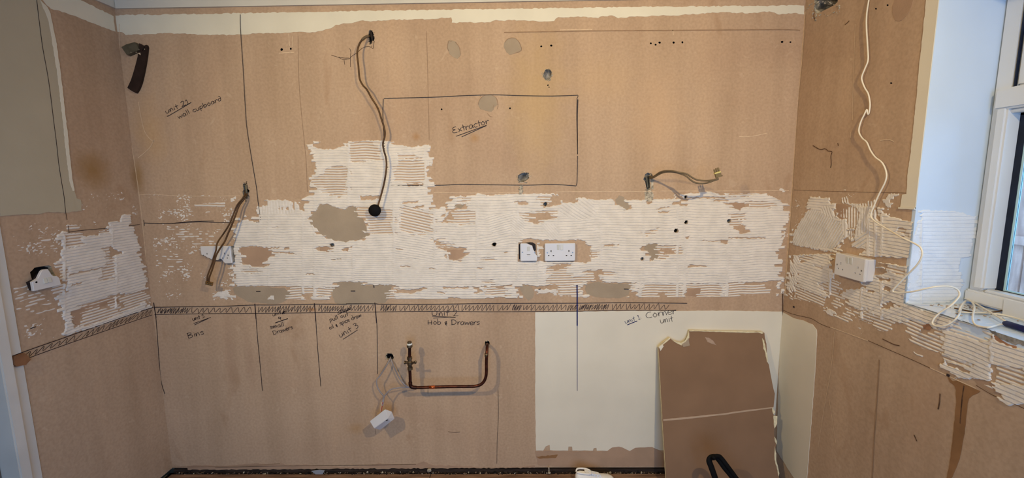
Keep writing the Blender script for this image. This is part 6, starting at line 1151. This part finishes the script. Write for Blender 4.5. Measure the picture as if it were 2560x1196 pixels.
# ------------------------------------------------------------------ rubble in the gap at the foot of the wall
rr = random.Random(88)
def rubble(name, m, n, x0, x1, s0, s1, label, yr=(-.012, .0), zr=(-.02, -.004)):
    bm = bmesh.new()
    for _ in range(n):
        s = rr.uniform(s0, s1); mt = Matrix.Translation((rr.uniform(x0, x1), rr.uniform(*yr), rr.uniform(*zr))) @ Matrix.Rotation(rr.uniform(0, 6), 4, Vector((rr.random(), rr.random(), rr.random() + .1)).normalized()) @ Matrix.Diagonal((s, s * .7, s * .35, 1))
        bmesh.ops.create_icosphere(bm, subdivisions=1, radius=1, matrix=mt)
    o = obj(name, bm, m, floor); o['kind'] = 'stuff'; o['label'] = label
rubble('gap_rubble', M_RUB, 120, XL + .02, XR - .45, .002, .008, 'white plaster rubble in the floor gap', (-.013, -.002), (-.012, .003)); rubble('gap_rubble', mat('dull_brown_rubble', (112, 92, 76), .95, .3, 40), 380, XL + .02, XR - .4, .002, .009, 'brown rubble in the floor gap', (-.013, .0), (-.014, .002)); rubble('gap_rubble', M_HOLE, 420, XL + .02, XR - .4, .003, .010, 'dark grit in the floor gap', (-.014, .0), (-.012, .002))
bm = slab([plane(x, y, 1, -.012) for x, y in [(778, 1178), (800, 1175), (812, 1177), (805, 1190), (796, 1191)]], (0, -1, 0), .002, bottom=True); tag(obj('plastic_shard', bm, mat('grey_shard', (150, 152, 158), .4, .05, 20)), 'pale grey plastic shard lying in the gap at the foot of the back wall', 'shard')
def lump(label, px, py, y, s, sq=(1, .8, .7), seed=0, m=M_RUB, name='plaster_lump'):
    r2 = random.Random(seed); bm = bmesh.new(); bmesh.ops.create_icosphere(bm, subdivisions=2, radius=s)
    for v in bm.verts: v.co = Vector((v.co.x * sq[0], v.co.y * sq[1], v.co.z * sq[2])) * r2.uniform(.78, 1.15)
    p = plane(px, py, 1, y); o = tag(obj(name, bm, m), label, 'rubble'); o.location = (p.x, y, max(0.0, p.z - s * sq[2])); return o
lump('small white plaster lump in the gap below the copper pipe', 1073, 1177, -.012, .011, (1, .7, 1), 4)
lump('curled white plaster flake on the floor gap, left of the trainers', 1372, 1176, -.02, .010, (.4, .5, 1.8), 5)
lump('square cream plaster chip on the floorboard edge, left of the trainers', 1373, 1183, -.03, .007, (1.1, .8, .7), 6)

# ------------------------------------------------------------------ outside the window: ground, fence, shrub
struct(obj('ground_outside', bbox((XR + .32, -6, -.4), (14, 9, -.3)), M_GRND))
fx = 3.4; ft = plane(2540, 436, 0, fx).z
fn_ = thing('garden_fence', 'weathered grey-brown board fence seen through the lower window pane', 'fence', (fx, 1.2, -.3))
y = -.6; k = 0
while y < 3.2:
    obj('board', bbox((fx + (k % 2) * .008, y, -.28), (fx + .018 + (k % 2) * .008, y + .118, ft - .02 + R.uniform(-.004, .004)), .002, 1), M_FENCE, fn_); y += .122; k += 1
obj('capping_rail', bbox((fx - .03, -.6, ft - .02), (fx + .05, 3.2, ft + .015), .003), M_FENCE, fn_)
for px_y in (596, 780): zz = plane(2540, px_y, 0, fx).z; obj('rail', bbox((fx - .035, -.6, zz - .04), (fx - .001, 3.2, zz + .02), .003), M_FENCE, fn_)
for py_ in (-.2, 1.6): obj('post', bbox((fx + .03, py_, -.3), (fx + .12, py_ + .09, ft + .03), .004), M_FENCE, fn_)
def shrub(name, label, c, sz, n, seed):
    r2 = random.Random(seed); t = thing(name, label, 'shrub', (c[0], c[1], -.3)); bm = bmesh.new()
    for _ in range(n):
        th = r2.uniform(0, 6.283); ph = r2.uniform(-1, 1); rr_ = r2.uniform(.55, 1.0); q = math.sqrt(1 - ph * ph)
        p = Vector((c[0] + sz[0] * rr_ * q * math.cos(th), c[1] + sz[1] * rr_ * q * math.sin(th), c[2] + sz[2] * rr_ * ph)); s = r2.uniform(.025, .06)
        a = Vector((r2.gauss(0, 1), r2.gauss(0, 1), r2.gauss(0, 1))).normalized(); b = a.orthogonal().normalized()
        v = [bm.verts.new(p), bm.verts.new(p + a * s + b * s * .35), bm.verts.new(p + a * s * 2), bm.verts.new(p + a * s - b * s * .35)]; bm.faces.new(v)
    o = obj('leaves', bm, M_LEAF, t); o['kind'] = 'stuff'
    bm = bmesh.new()
    for i in range(7):
        e = Vector((c[0] + r2.uniform(-1, 1) * sz[0] * .7, c[1] + r2.uniform(-1, 1) * sz[1] * .7, c[2] + sz[2] * r2.uniform(.2, .8))); tube(bm, catmull([Vector((c[0], c[1], -.3)), Vector((c[0], c[1], .4)) + (e - Vector((c[0], c[1], .4))) * .3, e], 5), [.03 - .0022 * q for q in range(11)], 6)
    obj('stems', bm, M_TWIG, t)
shrub('garden_shrub', 'dark green shrub rising behind the fence outside the window', (4.6, 2.35, 1.75), (.8, 1.5, .62), 9000, 3)
shrub('garden_shrub', 'lower dark shrub farther along behind the fence', (5.2, -1.2, 1.4), (.8, 1.3, .6), 4000, 4)
for o in bpy.data.objects:
    if '_o' in o: del o['_o']
